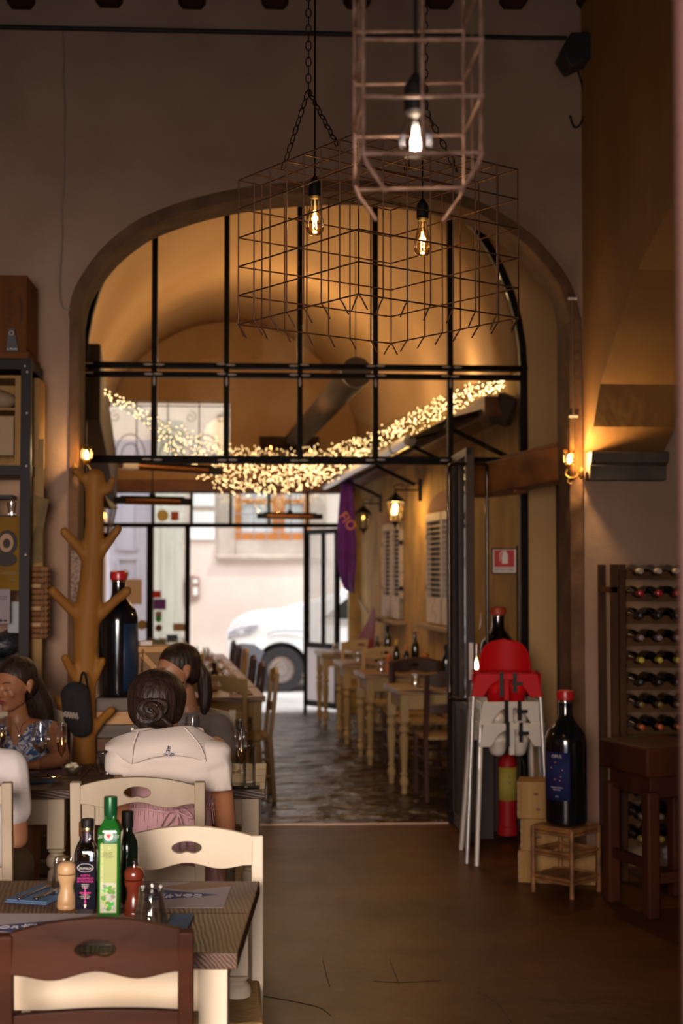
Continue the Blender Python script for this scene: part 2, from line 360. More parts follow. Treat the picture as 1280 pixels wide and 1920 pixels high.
# ---------------------------------------------------------------- bay between front wall and glazed screen
BX = 2.03
struct(MB().prism([(FY + .28, 0), (8.74, 0), (8.74, 2.22), (9.12, 2.22), (9.12, 0), (SY, 0), (SY, 5.3), (FY + .28, 5.3)], o=(BX, 0, 0), u=(0, 1, 0), depth=(.25, 0, 0)).build('wall_bay', mat('warm bay plaster', (.56, .34, .14), .9, col2=(.48, .28, .11), scale=1.5), smooth=False))
struct(MB().bx(BX + .18, BX + .22, 8.7, 9.16, 0, 2.26).build('door_2', mat('dark brown door', (.028, .016, .011), .6), smooth=False))
struct(MB().prism([(8.69, 0), (8.69, 2.27), (9.17, 2.27), (9.17, 0), (9.11, 0), (9.11, 2.2), (8.75, 2.2), (8.75, 0)], o=(BX - .02, 0, 0), u=(0, 1, 0), depth=(.1, 0, 0)).build('trim_6', mat('dark door frame', (.04, .022, .013), .6), bevel=.004))
struct(MB().bx(-1.35, -1.13, FY + .28, SY, 0, 5.3).build('wall_bay.001', vault_m, smooth=False))
struct(MB().bx(-1.4, 2.3, FY + .28, SY, 5.2, 5.3).build('ceiling.001', vault_m, smooth=False))
# screen wall with its own semicircular arch
SX0, SX1, SZ = -1.075, 1.83, 2.95; SCX = (SX0 + SX1) / 2; SRX = (SX1 - SX0) / 2; SRZ = 1.52
def sarc(n=28, dr=0): return [(SCX - (SRX + dr) * math.cos(PI * k / n), SZ + (SRZ + dr) * math.sin(PI * k / n)) for k in range(n + 1)]
struct(MB().prism([(-1.4, 0), (SX0, 0)] + sarc() + [(SX1, 0), (2.3, 0), (2.3, 5.3), (-1.4, 5.3)], o=(0, SY + .04, 0), depth=(0, .2, 0)).build('wall_screen', mat('warm bay plaster', (1, 1, 1)), smooth=False))
# glazed steel screen
def z_at(px, py, y=SY): return at(px, py, y).z
ZT = z_at(600, 690); ZT2 = z_at(600, 704); ZL = z_at(600, 862)
win = bpy.data.objects.new('window_1', None); COL.objects.link(win); win['kind'] = 'structure'
fr = MB()
fr.prism(sarc() + sarc(dr=-.045)[::-1], o=(0, SY - .03, 0), depth=(0, .07, 0))
fr.bx(SX0, SX0 + .045, SY - .03, SY + .04, 0, SZ); fr.bx(SX1 - .05, SX1, SY - .03, SY + .04, 0, SZ)
mx = [at(px, 600, SY).x for px in (290, 425, 562, 703, 843)]
for x in mx:
    u = (x - SCX) / SRX; zt = SZ + SRZ * math.sqrt(max(0, 1 - u * u))
    fr.bx(x - .018, x + .018, SY - .03, SY + .03, ZL, zt)
fr.bx(SX0, SX1, SY - .045, SY + .035, ZT - .012, ZT + .022); fr.bx(SX0, SX1, SY - .034, SY + .033, ZT2 - .02, ZT2 + .012)
fr.bx(SX0, SX1, SY - .035, SY + .035, ZL - .028, ZL + .02)
fr.bx(mx[4] - .022, mx[4] + .022, SY - .03, SY + .03, 0, ZL)
fr.build('window_frame', steel, win, smooth=False, bevel=.003)
wl = MB()
for x in mx + [SX0 + .02]:
    for z in (ZT + .01, ZT2 - .005, ZL - .005):
        for s_ in (-1, 1): wl.ball((x + s_ * .035 + random.uniform(-.01, .01), SY - .047, z + random.uniform(-.005, .005)), (.03, .004, .007), 8)
    wl.ball((x, SY - .032, ZT2 - .05), (.008, .004, .03), 8)
wl.build('weld_trim', mat('pale weld primer', (.42, .36, .31), .5, .4), win)
xs = [SX0] + mx + [SX1]
for a_, b_ in zip(xs, xs[1:]):
    ps = [(a_ + .02, ZT + .02), (b_ - .02, ZT + .02)]
    k = 8; top = []
    for j in range(k + 1):
        x = b_ - .02 + (a_ + .04 - b_) * j / k; u = max(-1, min(1, (x - SCX) / (SRX - .045))); top.append((x, max(ZT + .03, SZ + (SRZ - .045) * math.sqrt(1 - u * u))))
    MB().prism(ps + top, o=(0, SY, 0), depth=(0, .005, 0)).build('pane', pane_g, win, smooth=False)
    MB().bx(a_ + .015, b_ - .015, SY, SY + .005, ZL + .02, ZT2 - .02).build('pane', pane_g, win, smooth=False)
MB().bx(mx[4] + .022, SX1 - .05, SY, SY + .005, .02, ZL - .03).build('pane', door_g, win, smooth=False)
# ---------------------------------------------------------------- corridor
EY = 16.4
def cwp(y, offs=0, z=0): return CW0 + CWD * ((y - 9.2) / CWD.y) + CWN * offs + V((0, 0, z))
LW = 3.0     # corridor width
b = MB(); p0 = cwp(SY + .24); p1 = cwp(EY)
for s_, nm in ((0, 'wall_right.001'), (1, 'wall_left.001')):
    a_ = p0 + CWN * LW * s_; c_ = p1 + CWD * .3 + CWN * LW * s_; t_ = -CWN * .2 if s_ == 0 else CWN * .2
    bb = MB(); q = [a_, c_, c_ + t_, a_ + t_]
    vs = [bb.bm.verts.new(v + V((0, 0, z))) for z in (-.02, 3.0) for v in q]
    for f in ((0, 1, 2, 3), (4, 5, 6, 7), (0, 1, 5, 4), (1, 2, 6, 5), (2, 3, 7, 6), (3, 0, 4, 7)): bb.bm.faces.new([vs[i] for i in f])
    struct(bb.build(nm, yellow_w, smooth=False))
# barrel vault
vb = MB(); nseg = 28
def vf(u, v):
    p = p0 + (p1 + CWD * .35 - p0) * v ; t = PI * u
    return p + CWN * (LW / 2 - LW / 2 * math.cos(t)) + V((0, 0, 2.98 + 1.55 * math.sin(t)))
vb.grid(vf, nseg, 12)
o = struct(vb.build('ceiling.002', vault_m, solid=.05))
# faint rib arch in the vault
rb = MB(); 
for yy in ():
    q = cwp(yy)
    rb.tube([q + CWN * (LW / 2 - (LW / 2 - .02) * math.cos(PI * k / 24)) + V((0, 0, 2.98 + 1.53 * math.sin(PI * k / 24))) for k in range(25)], .06, 6)

# end wall above the entrance, with a fanlight opening
EX0 = cwp(EY).x - LW - .4; EX1 = cwp(EY).x + .3
g0 = at(196, 858, EY); g1 = at(432, 752, EY); zb = at(500, 921, EY).z
endl = [(EX0, zb), (EX1, zb), (EX1, 4.8), (EX0, 4.8)]
struct(MB().prism(endl, holes=[[(g0.x, g0.z), (g1.x, g0.z), (g1.x, g1.z), (g0.x, g1.z)]], o=(0, EY, 0), depth=(0, .3, 0)).build('wall_far', mat('end wall plaster', (.42, .26, .12), .9, col2=(.36, .21, .09), scale=.8), smooth=False))
struct(MB().bx(EX0, g0.x - .0, EY, EY + .3, 0, zb).build('wall_far.001', plaster, smooth=False))
struct(MB().bx(at(655, 1200, EY).x, EX1, EY, EY + .3, 0, zb).build('wall_far.002', yellow_w, smooth=False))
iron = mat('grey wrought iron', (.14, .12, .11), .5, .6)
gr = MB()
def spiral(c, r0, turns, flip=1, n=22):
    return [V((c[0] + flip * r0 * (1 - .8 * k / n) * math.cos(PI / 2 + turns * 2 * PI * k / n), EY + .03, c[1] + r0 * (1 - .8 * k / n) * math.sin(PI / 2 + turns * 2 * PI * k / n))) for k in range(n + 1)]
W_ = g1.x - g0.x; H_ = g1.z - g0.z
for k in range(5): gr.tube([(g0.x + W_ * k / 4, EY + .03, g0.z), (g0.x + W_ * k / 4, EY + .03, g1.z)], .008, 6)
for z in (g0.z + .02, g1.z - .06): gr.tube([(g0.x, EY + .03, z), (g1.x, EY + .03, z)], .008, 6)
for cx_ in (.2, .5, .8):
    for rr in (.17, .10): gr.tube([(g0.x + W_ * cx_ + rr * math.cos(PI * k / 14), EY + .03, g0.z + .02 + rr * 1.5 * math.sin(PI * k / 14)) for k in range(15)], .006, 5)
for cx_, f_ in ((.08, 1), (.35, -1), (.4, 1), (.68, -1), (.92, -1)): gr.tube(spiral((g0.x + W_ * cx_, g0.z + H_ * .72), .07, 1.3, f_), .005, 5)
wf = bpy.data.objects.new('window_2', None); COL.objects.link(wf); wf['kind'] = 'structure'
gr.build('window_frame', iron, wf)
MB().bx(g0.x, g1.x, EY + .06, EY + .065, g0.z, g1.z).build('pane', pane_g, wf, smooth=False)
# steel entrance at the street
en = bpy.data.objects.new('door_1', None); COL.objects.link(en); en['kind'] = 'structure'
ef = MB(); ZE = at(400, 986, EY).z; T_ = .05
ex = lambda px: at(px, 1000, EY).x
ef.bx(ex(196), ex(640), EY - .06, EY - .01, ZE - .02, ZE + .03); ef.bx(ex(196), ex(652), EY - .06, EY - .01, zb - .03, zb + .02)
for px, w_ in ((282, .075), (352, .06)): ef.bx(ex(px) - w_ / 2, ex(px) + w_ / 2, EY - .06, EY - .01, 0, ZE)
ef.bx(ex(572) - .02, ex(572) + .02, EY - .06, EY - .01, 0, ZE)
for px in (287, 359, 432, 504, 576): ef.bx(ex(px) - .017, ex(px) + .017, EY - .055, EY - .015, ZE, zb)
ef.build('door_frame', steel, en, smooth=False)
MB().bx(ex(205), ex(278), EY - .04, EY - .035, .0, ZE - .02).build('pane', door_g, en, smooth=False)
MB().bx(ex(286), ex(349), EY - .04, EY - .035, .0, ZE - .02).build('pane', door_g, en, smooth=False)
MB().bx(ex(200), ex(640), EY - .04, EY - .035, ZE + .03, zb - .03).build('pane', door_g, en, smooth=False)
# ---------------------------------------------------------------- street
SFY = 21.6
struct(MB().bx(-14, 16, EY + .0, SFY + .3, -.12, -.015).build('street', mat('pale street paving', (.55, .52, .50), .6, col2=(.42, .40, .38), scale=1.2, bump=.2), smooth=False))
fac = mat('sunlit cream facade', (.74, .62, .54), .9, col2=(.64, .52, .45), scale=.9, bump=.2, bscale=10)
struct(MB().bx(-14, 16, SFY, SFY + .4, -.1, 9).build('facade_wall', fac, smooth=False))
fs = mat('pale facade stone', (.46, .38, .31), .85, col2=(.36, .28, .22), scale=3, bump=.3)
# window with stone surround
a0 = at(408, 1046, SFY); a1 = at(600, 900, SFY); 
b0 = at(441, 1012, SFY); b1 = at(578, 760, SFY)
wn = bpy.data.objects.new('window_3', None); COL.objects.link(wn); wn['kind'] = 'structure'
xo0, xo1 = at(408, 1000, SFY).x, at(612, 1000, SFY).x; xi0, xi1 = at(441, 1000, SFY).x, at(580, 1000, SFY).x; zo = a0.z; zi = b0.z; ztop = at(500, 800, SFY).z
ss = MB().bx(xo0, xi0, SFY - .06, SFY, zo, ztop + .2).bx(xi1, xo1, SFY - .06, SFY, zo, ztop + .2).bx(xi0, xi1, SFY - .06, SFY, zo, zi).bx(xo0 - .03, xo1 + .03, SFY - .1, SFY, zo - .03, zo + .05)
ss.build('window_sill', fs, wn, smooth=False, bevel=.02)
of = mat('varnished orange window wood', (.50, .17, .03), .6)
wm = MB(); xm = (xi0 + xi1) / 2 + .09
wm.bx(xi0, xi0 + .10, SFY - .054, SFY - .01, zi, ztop).bx(xi1 - .1, xi1, SFY - .054, SFY - .01, zi, ztop).bx(xi0, xi1, SFY - .05, SFY - .01, zi, zi + .1).bx(xm - .09, xm + .09, SFY - .056, SFY - .01, zi, ztop)
wm.bx(xi0, xi1, SFY - .05, SFY - .01, at(500, 940, SFY).z - .03, at(500, 940, SFY).z + .03)
wm.build('window_frame', of, wn, smooth=False)
MB().bx(xi0, xi1, SFY - .02, SFY - .01, zi, ztop).build('pane', mat('pale curtained glass', (.55, .56, .56), .2), wn, smooth=False)
ib = MB()
for k in range(6): ib.tube([(xi0 + (xi1 - xi0) * (k + .5) / 6, SFY - .09, zi - .02), (xi0 + (xi1 - xi0) * (k + .5) / 6, SFY - .09, ztop)], .009, 6)
for k in range(4): ib.tube([(xi0 - .03, SFY - .09, zi + .12 + .27 * k), (xi1 + .03, SFY - .09, zi + .12 + .27 * k)], .009, 6)
ib.build('window_bar', mat('bar grey', (.25, .22, .22), .5, .3), wn)
# lilac door across the street, with pilaster
dr = bpy.data.objects.new('door_3', None); COL.objects.link(dr); dr['kind'] = 'structure'
lil = mat('lilac grey painted wood', (.42, .37, .42), .55)
dx0, dx1 = at(196, 1100, SFY).x, at(284, 1100, SFY).x
dd = MB().bx(dx0 - .4, dx1, SFY - .06, SFY, 0, 3.6)
dd.build('door_panel', lil, dr, smooth=False)
dm = MB()
for z0, z1 in ((.15, .75), (.9, at(250, 1048, SFY).z), (at(250, 1030, SFY).z, 2.9)):
    X0, X1_ = at(222, 1100, SFY).x, at(258, 1100, SFY).x
    for A, B in (((X0, z0), (X1_, z0)), ((X1_, z0), (X1_, z1)), ((X1_, z1), (X0, z1)), ((X0, z1), (X0, z0))): dm.bar((A[0], SFY - .07, A[1]), (B[0], SFY - .07, B[1]), .03, .04, up=(0, 1, 0))
dm.build('door_molding', lil, dr)
kn = at(236, 1076, SFY); MB().lathe([(.03, 0), (.05, .01), (.02, .03), (.06, .06), (.05, .1), (.01, .11)], (kn.x, SFY - .07, kn.z), 14, rot=Matrix.Rotation(PI / 2, 3, 'X')).build('door_handle', mat('dark knob', (.1, .09, .1), .3, .8), dr)
struct(MB().bx(at(290, 1100, SFY).x, at(342, 1100, SFY).x, SFY - .16, SFY, 0, 3.9).bx(at(305, 1100, SFY).x, at(325, 1100, SFY).x, SFY - .2, SFY, 0, 3.9).build('trim_8', mat('pale pilaster stone', (.60, .56, .48), .8, col2=(.48, .44, .37), scale=3, stretch=(2, 1, .3)), smooth=False, bevel=.01))
struct(MB().bx(at(356, 1000, SFY).x, at(402, 1000, SFY).x, SFY - .05, SFY, at(380, 1012, SFY).z, at(380, 960, SFY).z).bx(at(356, 1000, SFY).x, at(402, 1000, SFY).x, SFY - .05, SFY, at(380, 950, SFY).z, at(380, 915, SFY).z).build('trim_9', mat('white stone block', (.8, .76, .74), .8), smooth=False, bevel=.01))
# near pavement kerb for the far side
struct(MB().bx(-14, 16, SFY - .35, SFY, -.02, .06).build('kerb', fs, smooth=False))
# roof over this side of the street keeps sun off the entrance: our own building front
struct(MB().bx(-14, EX0 + .01, EY, EY + .3, 0, 5.2).build('facade_wall.001', plaster, smooth=False))
struct(MB().bx(EX1 - .01, 16, EY, EY + .3, 0, 5.2).build('facade_wall.002', plaster, smooth=False))
struct(MB().bx(EX0, EX1, EY, EY + .3, 4.79, 5.2).build('facade_wall.003', plaster, smooth=False))
# ---------------------------------------------------------------- tables
top_dark = woodgrain('oiled dark table wood', (.028, .011, .004), (.115, .048, .019), 'Y', 55, .5, .3, 8)
top_x = woodgrain('dark table planks', (.032, .015, .008), (.085, .042, .019), 'X', 50, .45, .3, 8)
top_mid = woodgrain('brown corridor table top', (.05, .025, .012), (.30, .17, .07), 'X', 14, .4, .25, 8)
edge_w = mat('worn table edge', (.16, .095, .06), .6, col2=(.055, .03, .018), scale=9, stretch=(.4, 4, 4), bump=.2)
def leg_mb(x, y, h, w, s=1.0, n=18):
    m = MB(); m.bx(x - w, x + w, y - w, y + w, h - .20, h)
    P = [(.60, h - .20), (1.0, h - .206), (1.03, h - .213), (.80, h - .219), (.78, h - .224), (1.1, h - .234), (1.2, h - .25), (1.15, h - .268), (.75, h - .279), (.72, h - .287), (1.0, h - .292), (.98, h - .300),
         (1.12, h - .33), (1.10, h - .36), (.98, h - .42), (.82, h - .50), (.68, .165), (.66, .155), (.95, .150), (.97, .140), (.70, .134), (.72, .124), (1.05, .105), (1.12, .085), (1.0, .065), (.72, .055), (.70, .045), (.72, .0)]
    m.lathe([(r * w, z) for r, z in P][::-1], (x, y, 0), n); return m
def make_table(label, W, D, mtop, mleg, H=.76, group=None, loc=(0, 0, 0), rz=0, w=.032, parts=None, m_apron=None, split=4):
    t = thing('dining_table', label, 'table', loc, rz, group)
    a = MB()
    for k in range(split):
        y0 = -D / 2 + D * k / split; a.bx(-W / 2, W / 2, y0 + .0006, y0 + D / split - .0006, H - .038, H)
    tp = a.build('tabletop', mtop, t, bevel=.003, smooth=False)
    e = .025; ap = MB()
    for s in (-1, 1):
        ap.bx(-W / 2 + e + w, W / 2 - e - w, s * (D / 2 - e - w) - .011, s * (D / 2 - e - w) + .011, H - .145, H - .038)
        ap.bx(s * (W / 2 - e - w) - .011, s * (W / 2 - e - w) + .011, -D / 2 + e + w, D / 2 - e - w, H - .145, H - .038)
    ap.build('apron', m_apron or mleg, t, bevel=.002, smooth=False)
    for sx in (-1, 1):
        for sy in (-1, 1): leg_mb(sx * (W / 2 - e - w), sy * (D / 2 - e - w), H - .038, w).build('leg', mleg, t, bevel=.003)
    return t
def corner_loc(p, hd, W, D, side):   # p: near corner, side 'r' or 'l'; hd heading
    X = V((math.cos(hd), math.sin(hd), 0)); Y = V((-math.sin(hd), math.cos(hd), 0))
    c = p + Y * D / 2 + X * (-W / 2 if side == 'r' else W / 2); return (c.x, c.y, 0)
# table one, near the camera
p = fl(445, 1787, .76); q = fl(487, 1652, .76); d_ = q - p; h1 = -math.atan2(d_.x, d_.y); D1 = d_.length
T1 = make_table('dark topped cream dining table with oil bottle, mills and upturned tumbler on it', 1.22, D1, top_dark, cream_w, loc=corner_loc(p, h1, 1.22, D1, 'r'), rz=h1, w=.033, m_apron=cream_p, split=2)
H1 = h1
h2 = R(-1.3); p = fl(497, 1480, .76)
T2 = make_table('cream table where the woman in the white sweater sits', .77, .77, top_x, cream_p, loc=corner_loc(p, h2, .77, .77, 'r'), rz=h2, w=.034)
p = fl(131, 1481, .76)
T2b = copy_tree(T2, corner_loc(p, h2, .77, .77, 'r'), h2, label='cream table with the wine glass, flute and small cream bowl')
# corridor tables beside the stucco wall
gR = 'cream tables along the stucco wall'
labs = ['turned-leg corridor table nearest the open glass door', 'second corridor table from the glass door with oil bottles', 'third corridor table from the glass door along the stucco wall', 'last small corridor table beside the street entrance']
TR = []
for i, px in enumerate([(746, 1294), (683.5, 1265), (641, 1244), (602, 1225)]):
    loc = corner_loc(fl(*px, .76), CWA, .62, .64, 'l')
    if i == 0: t = make_table(labs[0], .62, .64, top_mid, yel_p, loc=loc, rz=CWA, w=.030, group=gR)
    else: t = copy_tree(TR[0], loc, CWA, labs[i])
    TR.append(t)
gL = 'cream tables in the long row opposite'
TL = []
pL = fl(498, 1306, .76)
labs = ['corridor table just behind the woman in grey with cream chair at its end', 'second table of the long set row behind the cream chair', 'third table of the long set row with bottles', 'table halfway down the long set row', 'fifth table of the long set row near the stickered glass', 'last table of the long set row by the entrance']
for i in range(6):
    pp_ = pL + CWD * (.86 * i); loc = corner_loc(pp_, CWA, 1.2, .80, 'r')
    if i == 0: t = make_table(labs[0], 1.2, .80, top_mid, yel_p, loc=loc, rz=CWA, w=.032, group=gL)
    else: t = copy_tree(TL[0], loc, CWA, labs[i])
    TL.append(t)
# ---------------------------------------------------------------- chairs
def kidney(cx, cz, a=.043, b=.019):
    return [(cx + a * math.cos(t) * (1 + .0 * math.sin(t)), cz + b * math.sin(t) + (.008 * math.exp(-(a * math.cos(t) / .014) ** 2) if math.sin(t) < 0 else 0)) for t in [2 * PI * k / 32 for k in range(32)]]
def make_chair(label, m, mseat, W=.43, Hc=.92, loc=(0, 0, 0), rz=0, group=None, name='dining_chair', rail=.078, rake=.05):
    """back at local -y, the sitter faces +y"""
    t = thing(name, label, 'chair', loc, rz, group)
    yb = -.20; w = W / 2 - .016
    f = MB()
    for s in (-1, 1):
        lg = MB(); lg.bar((s * w, yb - .03, 0), (s * w, yb, .45), .032, .034, up=(0, 1, 0)); lg.bar((s * w, yb, .44), (s * w, yb - rake, Hc - .012), .034, .030, up=(0, 1, 0)); lg.ball((s * w, yb, .447), (.016, .017, .016), 8)
        lg.build('back_post', m, t, bevel=.004)
        MB().bar((s * (w - .005), .19, 0), (s * (w - .005), .19, .45), .034).build('leg', m, t, bevel=.004)
    def rl(z0, hh, arch, hole, nm, yy):
        n = 24; ww = w - .012
        top = [(-ww + 2 * ww * k / n, z0 + hh / 2 + arch * (1 - (2 * k / n - 1) ** 2) + .0) for k in range(n + 1)]
        bot = [(ww - 2 * ww * k / n, z0 - hh / 2 + .008 * math.cos(2 * PI * 2 * (k / n - .5)) * (1 if hole else .5) - (.006 if hole else 0) + arch * .25 * (1 - (2 * k / n - 1) ** 2)) for k in range(n + 1)]
        mb = MB().prism(top + bot, holes=[kidney(0, z0 + .010)] if hole else [], o=(0, yy - .011, 0), depth=(0, .022, 0))
        for v in mb.bm.verts: v.co.y += -.012 * (1 - (v.co.x / ww) ** 2)
        return mb.build(nm, m, t, bevel=.003, smooth=False)
    rl(Hc - .055, rail, .030, True, 'top_rail', yb - rake * .9)
    rl(.65, .055, .012, False, 'back_rail', yb - rake * .42)
    MB().box((0, -.005, .447), (W - .02, .40, .028)).build('seat', mseat, t, bevel=.008)
    st = MB()
    for z in (.18, .30):
        for s in (-1, 1): st.tube([(s * w, yb - .02, z), (s * w, .19, z)], .010, 8)
    for z in (.24,): st.tube([(-w, .19, z), (w, .19, z)], .010, 8); st.tube([(-w, yb - .015, z), (w, yb - .015, z)], .010, 8)
    st.build('stretcher', m, t)
    return t
cdark = mat('walnut stained chair', (.048, .013, .0045), .55, col2=(.028, .008, .003), scale=5, stretch=(.4, 1, 3), bump=.1, spec=.14)
def chair_at(px, Yb): q_ = at(px, 1500, Yb); return q_
q = at(176, 1750, 3.13)   # x centre; back plane distance
C1 = make_chair('dark walnut chair with kidney handhold tucked under the table with the bottles', cdark, rope_m, W=.415, Hc=.868, loc=(q.x, 3.36, 0), rz=R(1.5), rail=.092)
q = at(352, 1600, 4.15)
C2 = make_chair('cream chair facing the camera across the table with the bottles', cream_w, rope_m, W=.44, Hc=.872, loc=(q.x, 3.93, 0), rz=PI + R(1), rail=.085)
q = at(268, 1490, 4.68)
C3 = make_chair('cream chair the woman in the pink dress sits on', mat('darker cream paint', (.40, .33, .235), .55, col2=(.31, .24, .16), scale=5, stretch=(1, 1, .5), bump=.06), rope_m, W=.43, Hc=.965, loc=(q.x, 4.88, 0), rz=R(-3), rail=.060)  # darker copy of the cream paint
q = at(-94, 1500, 4.72)
C4 = copy_tree(C3, (q.x, 4.90, 0), R(-1), 'cream chair under the person in the white T-shirt, cut by the frame edge')
# chairs by the corridor tables
cyel = make_chair('yellow cream chair in the corridor', yel_p, rope_m, W=.42, Hc=.92, rz=0, loc=(0, 0, -20))
cbrn = make_chair('brown chair in the corridor', darkwood, rope_m, W=.42, Hc=.91, rz=0, loc=(0, 0, -20))
def corr(t, along, across, rz_, src, lab, first=False, sc=None):
    L_ = V(t.location) + CWD * along + V((CWD.y, -CWD.x, 0)) * across
    if first: src.location = (L_.x, L_.y, 0); src.rotation_euler = (0, 0, CWA + rz_); src['label'] = lab; return src
    return copy_tree(src, (L_.x, L_.y, 0), CWA + rz_, lab, scale=sc)
corr(TR[0], -.46, .02, 0, cbrn, 'dark brown chair pulled up to the corridor table by the glass door', True)
corr(TR[0], .52, .02, PI, cbrn, 'brown chair between the first and second corridor tables facing the camera')
corr(TR[1], -.42, .06, 0, cbrn, 'brown chair backing the second corridor table')
corr(TR[1], .50, .04, PI, cyel, 'honey cream chair between second and third corridor tables', True)
corr(TR[2], .50, .04, PI, cyel, 'honey cream chair between third and last corridor tables')
corr(TL[0], -.46, .24, 0, cyel, 'cream chair with handhold heading the long row behind the woman in grey')
corr(TL[0], .0, .45, PI / 2, cyel, 'cream chair side on at the aisle end of the long row')
gK = 'dark chairs side on along the long row'
for i, nm in enumerate(['nearest of the black chairs lined up side on in the aisle', 'second black chair side on in the aisle row', 'third black chair side on in the aisle row', 'fourth black chair side on in the aisle row', 'farthest of the black chairs side on in the aisle row']):
    src = cbrn if i != 2 else cyel
    if i == 2: nm = 'honey cream chair among the black chairs of the aisle row'
    corr(TL[i + 1], .0, .43, PI / 2, src, nm)
# ---------------------------------------------------------------- wire cage pendant lamps
def chain(mb, p, q, link=.034, r=.0022, w=.009):
    p = V(p); q = V(q); n = max(1, int((q - p).length / (link * .8))); d = (q - p).normalized()
    a = d.cross(V((0, 0, 1)));  a = a.normalized() if a.length > .05 else V((1, 0, 0)); b_ = d.cross(a)
    for k in range(n):
        c = p + (q - p) * ((k + .5) / n); s = a if k % 2 else b_
        pts = [c + d * (link / 2 * math.cos(t)) + s * (w * math.sin(t)) for t in [2 * PI * j / 12 for j in range(12)]]
        mb.tube(pts, r, 5, closed=True)
ZB = lambda px, py, Y: at(px, py, Y)
nearp = ZB(672, 248, 4.30); HC = .5; S_ = .68; n_ = 7
angR = R(-49 - 0); 
lp = ZB(415, 333, 4.77); rp = ZB(978, 317, 4.68)
ztop = nearp.z; ux = V((rp.x - nearp.x, rp.y - nearp.y, 0)); uy = V((lp.x - nearp.x, lp.y - nearp.y, 0)); ux.normalize(); uy = V((-ux.y, ux.x, 0)); S_ = .675
cage = thing('cage_pendant', 'large square wire cage lamp hung on chains before the arch with two filament bulbs', 'lamp', (nearp.x, nearp.y, ztop))
wr = MB(); r_ = .0028
def cp(i, j, k): return ux * (S_ * i / n_) + uy * (S_ * j / n_) + V((0, 0, -HC * k / 5))
for i in range(n_ + 1): wr.tube([cp(i, 0, 0), cp(i, n_, 0)], r_, 5); wr.tube([cp(0, i, 0), cp(n_, i, 0)], r_, 5)
wr.build('top_grid', rust, cage)
for nm, f, inn in (('side_grid', lambda t: (t, 0), uy), ('side_grid', lambda t: (0, t), ux), ('side_grid', lambda t: (t, n_), -uy), ('side_grid', lambda t: (n_, t), -ux)):
    g_ = MB()
    for k in range(1, 6): a_, b_ = f(0), f(n_); g_.tube([cp(*a_, k), cp(*b_, k)], r_, 5)
    for t_ in range(n_ + 1):
        a_ = f(t_); e_ = cp(*a_, 5)
        if nm: g_.tube([cp(*a_, 0), e_, e_ + inn * .012 + V((0, 0, -.012)), e_ + inn * .035 + V((0, 0, -.045))], r_, 5)
    g_.build(nm, rust, cage)
Ci = Matrix.Translation(-V((nearp.x, nearp.y, ztop)))
def rel(p): return V(p) - V((nearp.x, nearp.y, ztop))
yk = ZB(578, 170, 4.65); yk_top = V((yk.x, yk.y, 4.9))
def one_chain(p, q): c_ = MB(); chain(c_, rel(p), rel(q)); c_.build('chain', mat('dark chain', (.03, .02, .016), .5, .8), cage)
one_chain(yk_top, yk)
for i, j in ((1, n_ - 1 + 0), (n_ - 6, 2)):
    pass
tl = cp(1, 6, 0); tr_ = cp(1, 2, 0)
one_chain(yk, ZB(530, 318, 4.72)); one_chain(yk, ZB(632, 272, 4.45))
yk2 = ZB(797, 205, 4.75); one_chain(V((yk2.x, yk2.y, 4.9)), yk2); one_chain(yk2, ZB(857, 322, 4.75)); one_chain(yk2, ZB(757, 330, 5.0))
def bulb(parent, p, kind='st', base=None, cordtop=4.95, cordm=None, sk=1.0, bm_=None):
    """p: world centre of the glass"""
    base = V(base or (0, 0, 0)); L_ = V(p) - base
    if kind == 'st': pr = [(.012, .07), (.014, .062), (.0165, .045), (.022, .02), (.030, -.015), (.032, -.03), (.029, -.045), (.018, -.058), (.002, -.062)]
    else: pr = [(.013, .05), (.015, .044), (.020, .034), (.0285, .016), (.031, -.002), (.029, -.018), (.020, -.03), (.002, -.035)]
    top = pr[0][1]
    MB().lathe(pr[::-1], L_, 24, cap=False).build('bulb_glass', amber if kind == 'st' else clear, parent)
    f = MB()
    for k in range(4 if kind == 'st' else 6):
        a = k * PI / (2 if kind == 'st' else 3) + .5; rr = .006 if kind == 'st' else .007
        x = rr * math.cos(a); y = rr * math.sin(a)
        f.tube([L_ + V((x * .6, y * .6, top - .045 if kind == 'st' else .024)), L_ + V((x * 1.3, y * 1.3, -.038 if kind == 'st' else -.018))], .0011 if kind == 'st' else .0013, 5)
    f.build('filament', filament if kind == 'st' else filament_w, parent)
    s_ = MB().lathe([(.014, top - .006), (.021, top), (.021, top + .042), (.019, top + .05), (.010, top + .062), (.006, top + .07)], L_, 18)
    if cordtop: s_.tube([L_ + V((0, 0, top + .066)), L_ + V((.0, 0, .35)), V((L_.x, L_.y, cordtop - base.z))], .0034, 6)
    return s_.build('socket', black_p, parent)
cb = V((nearp.x, nearp.y, ztop))
b1 = ZB(590, 408, 4.72); b2 = ZB(792, 448, 4.85)
bulb(cage, b1, 'st', cb); bulb(cage, b2, 'st', cb)
light('cage_bulb_light', 'POINT', b1, 1.6, WARM, .012); light('cage_bulb_light.001', 'POINT', b2, 1.6, WARM, .012)
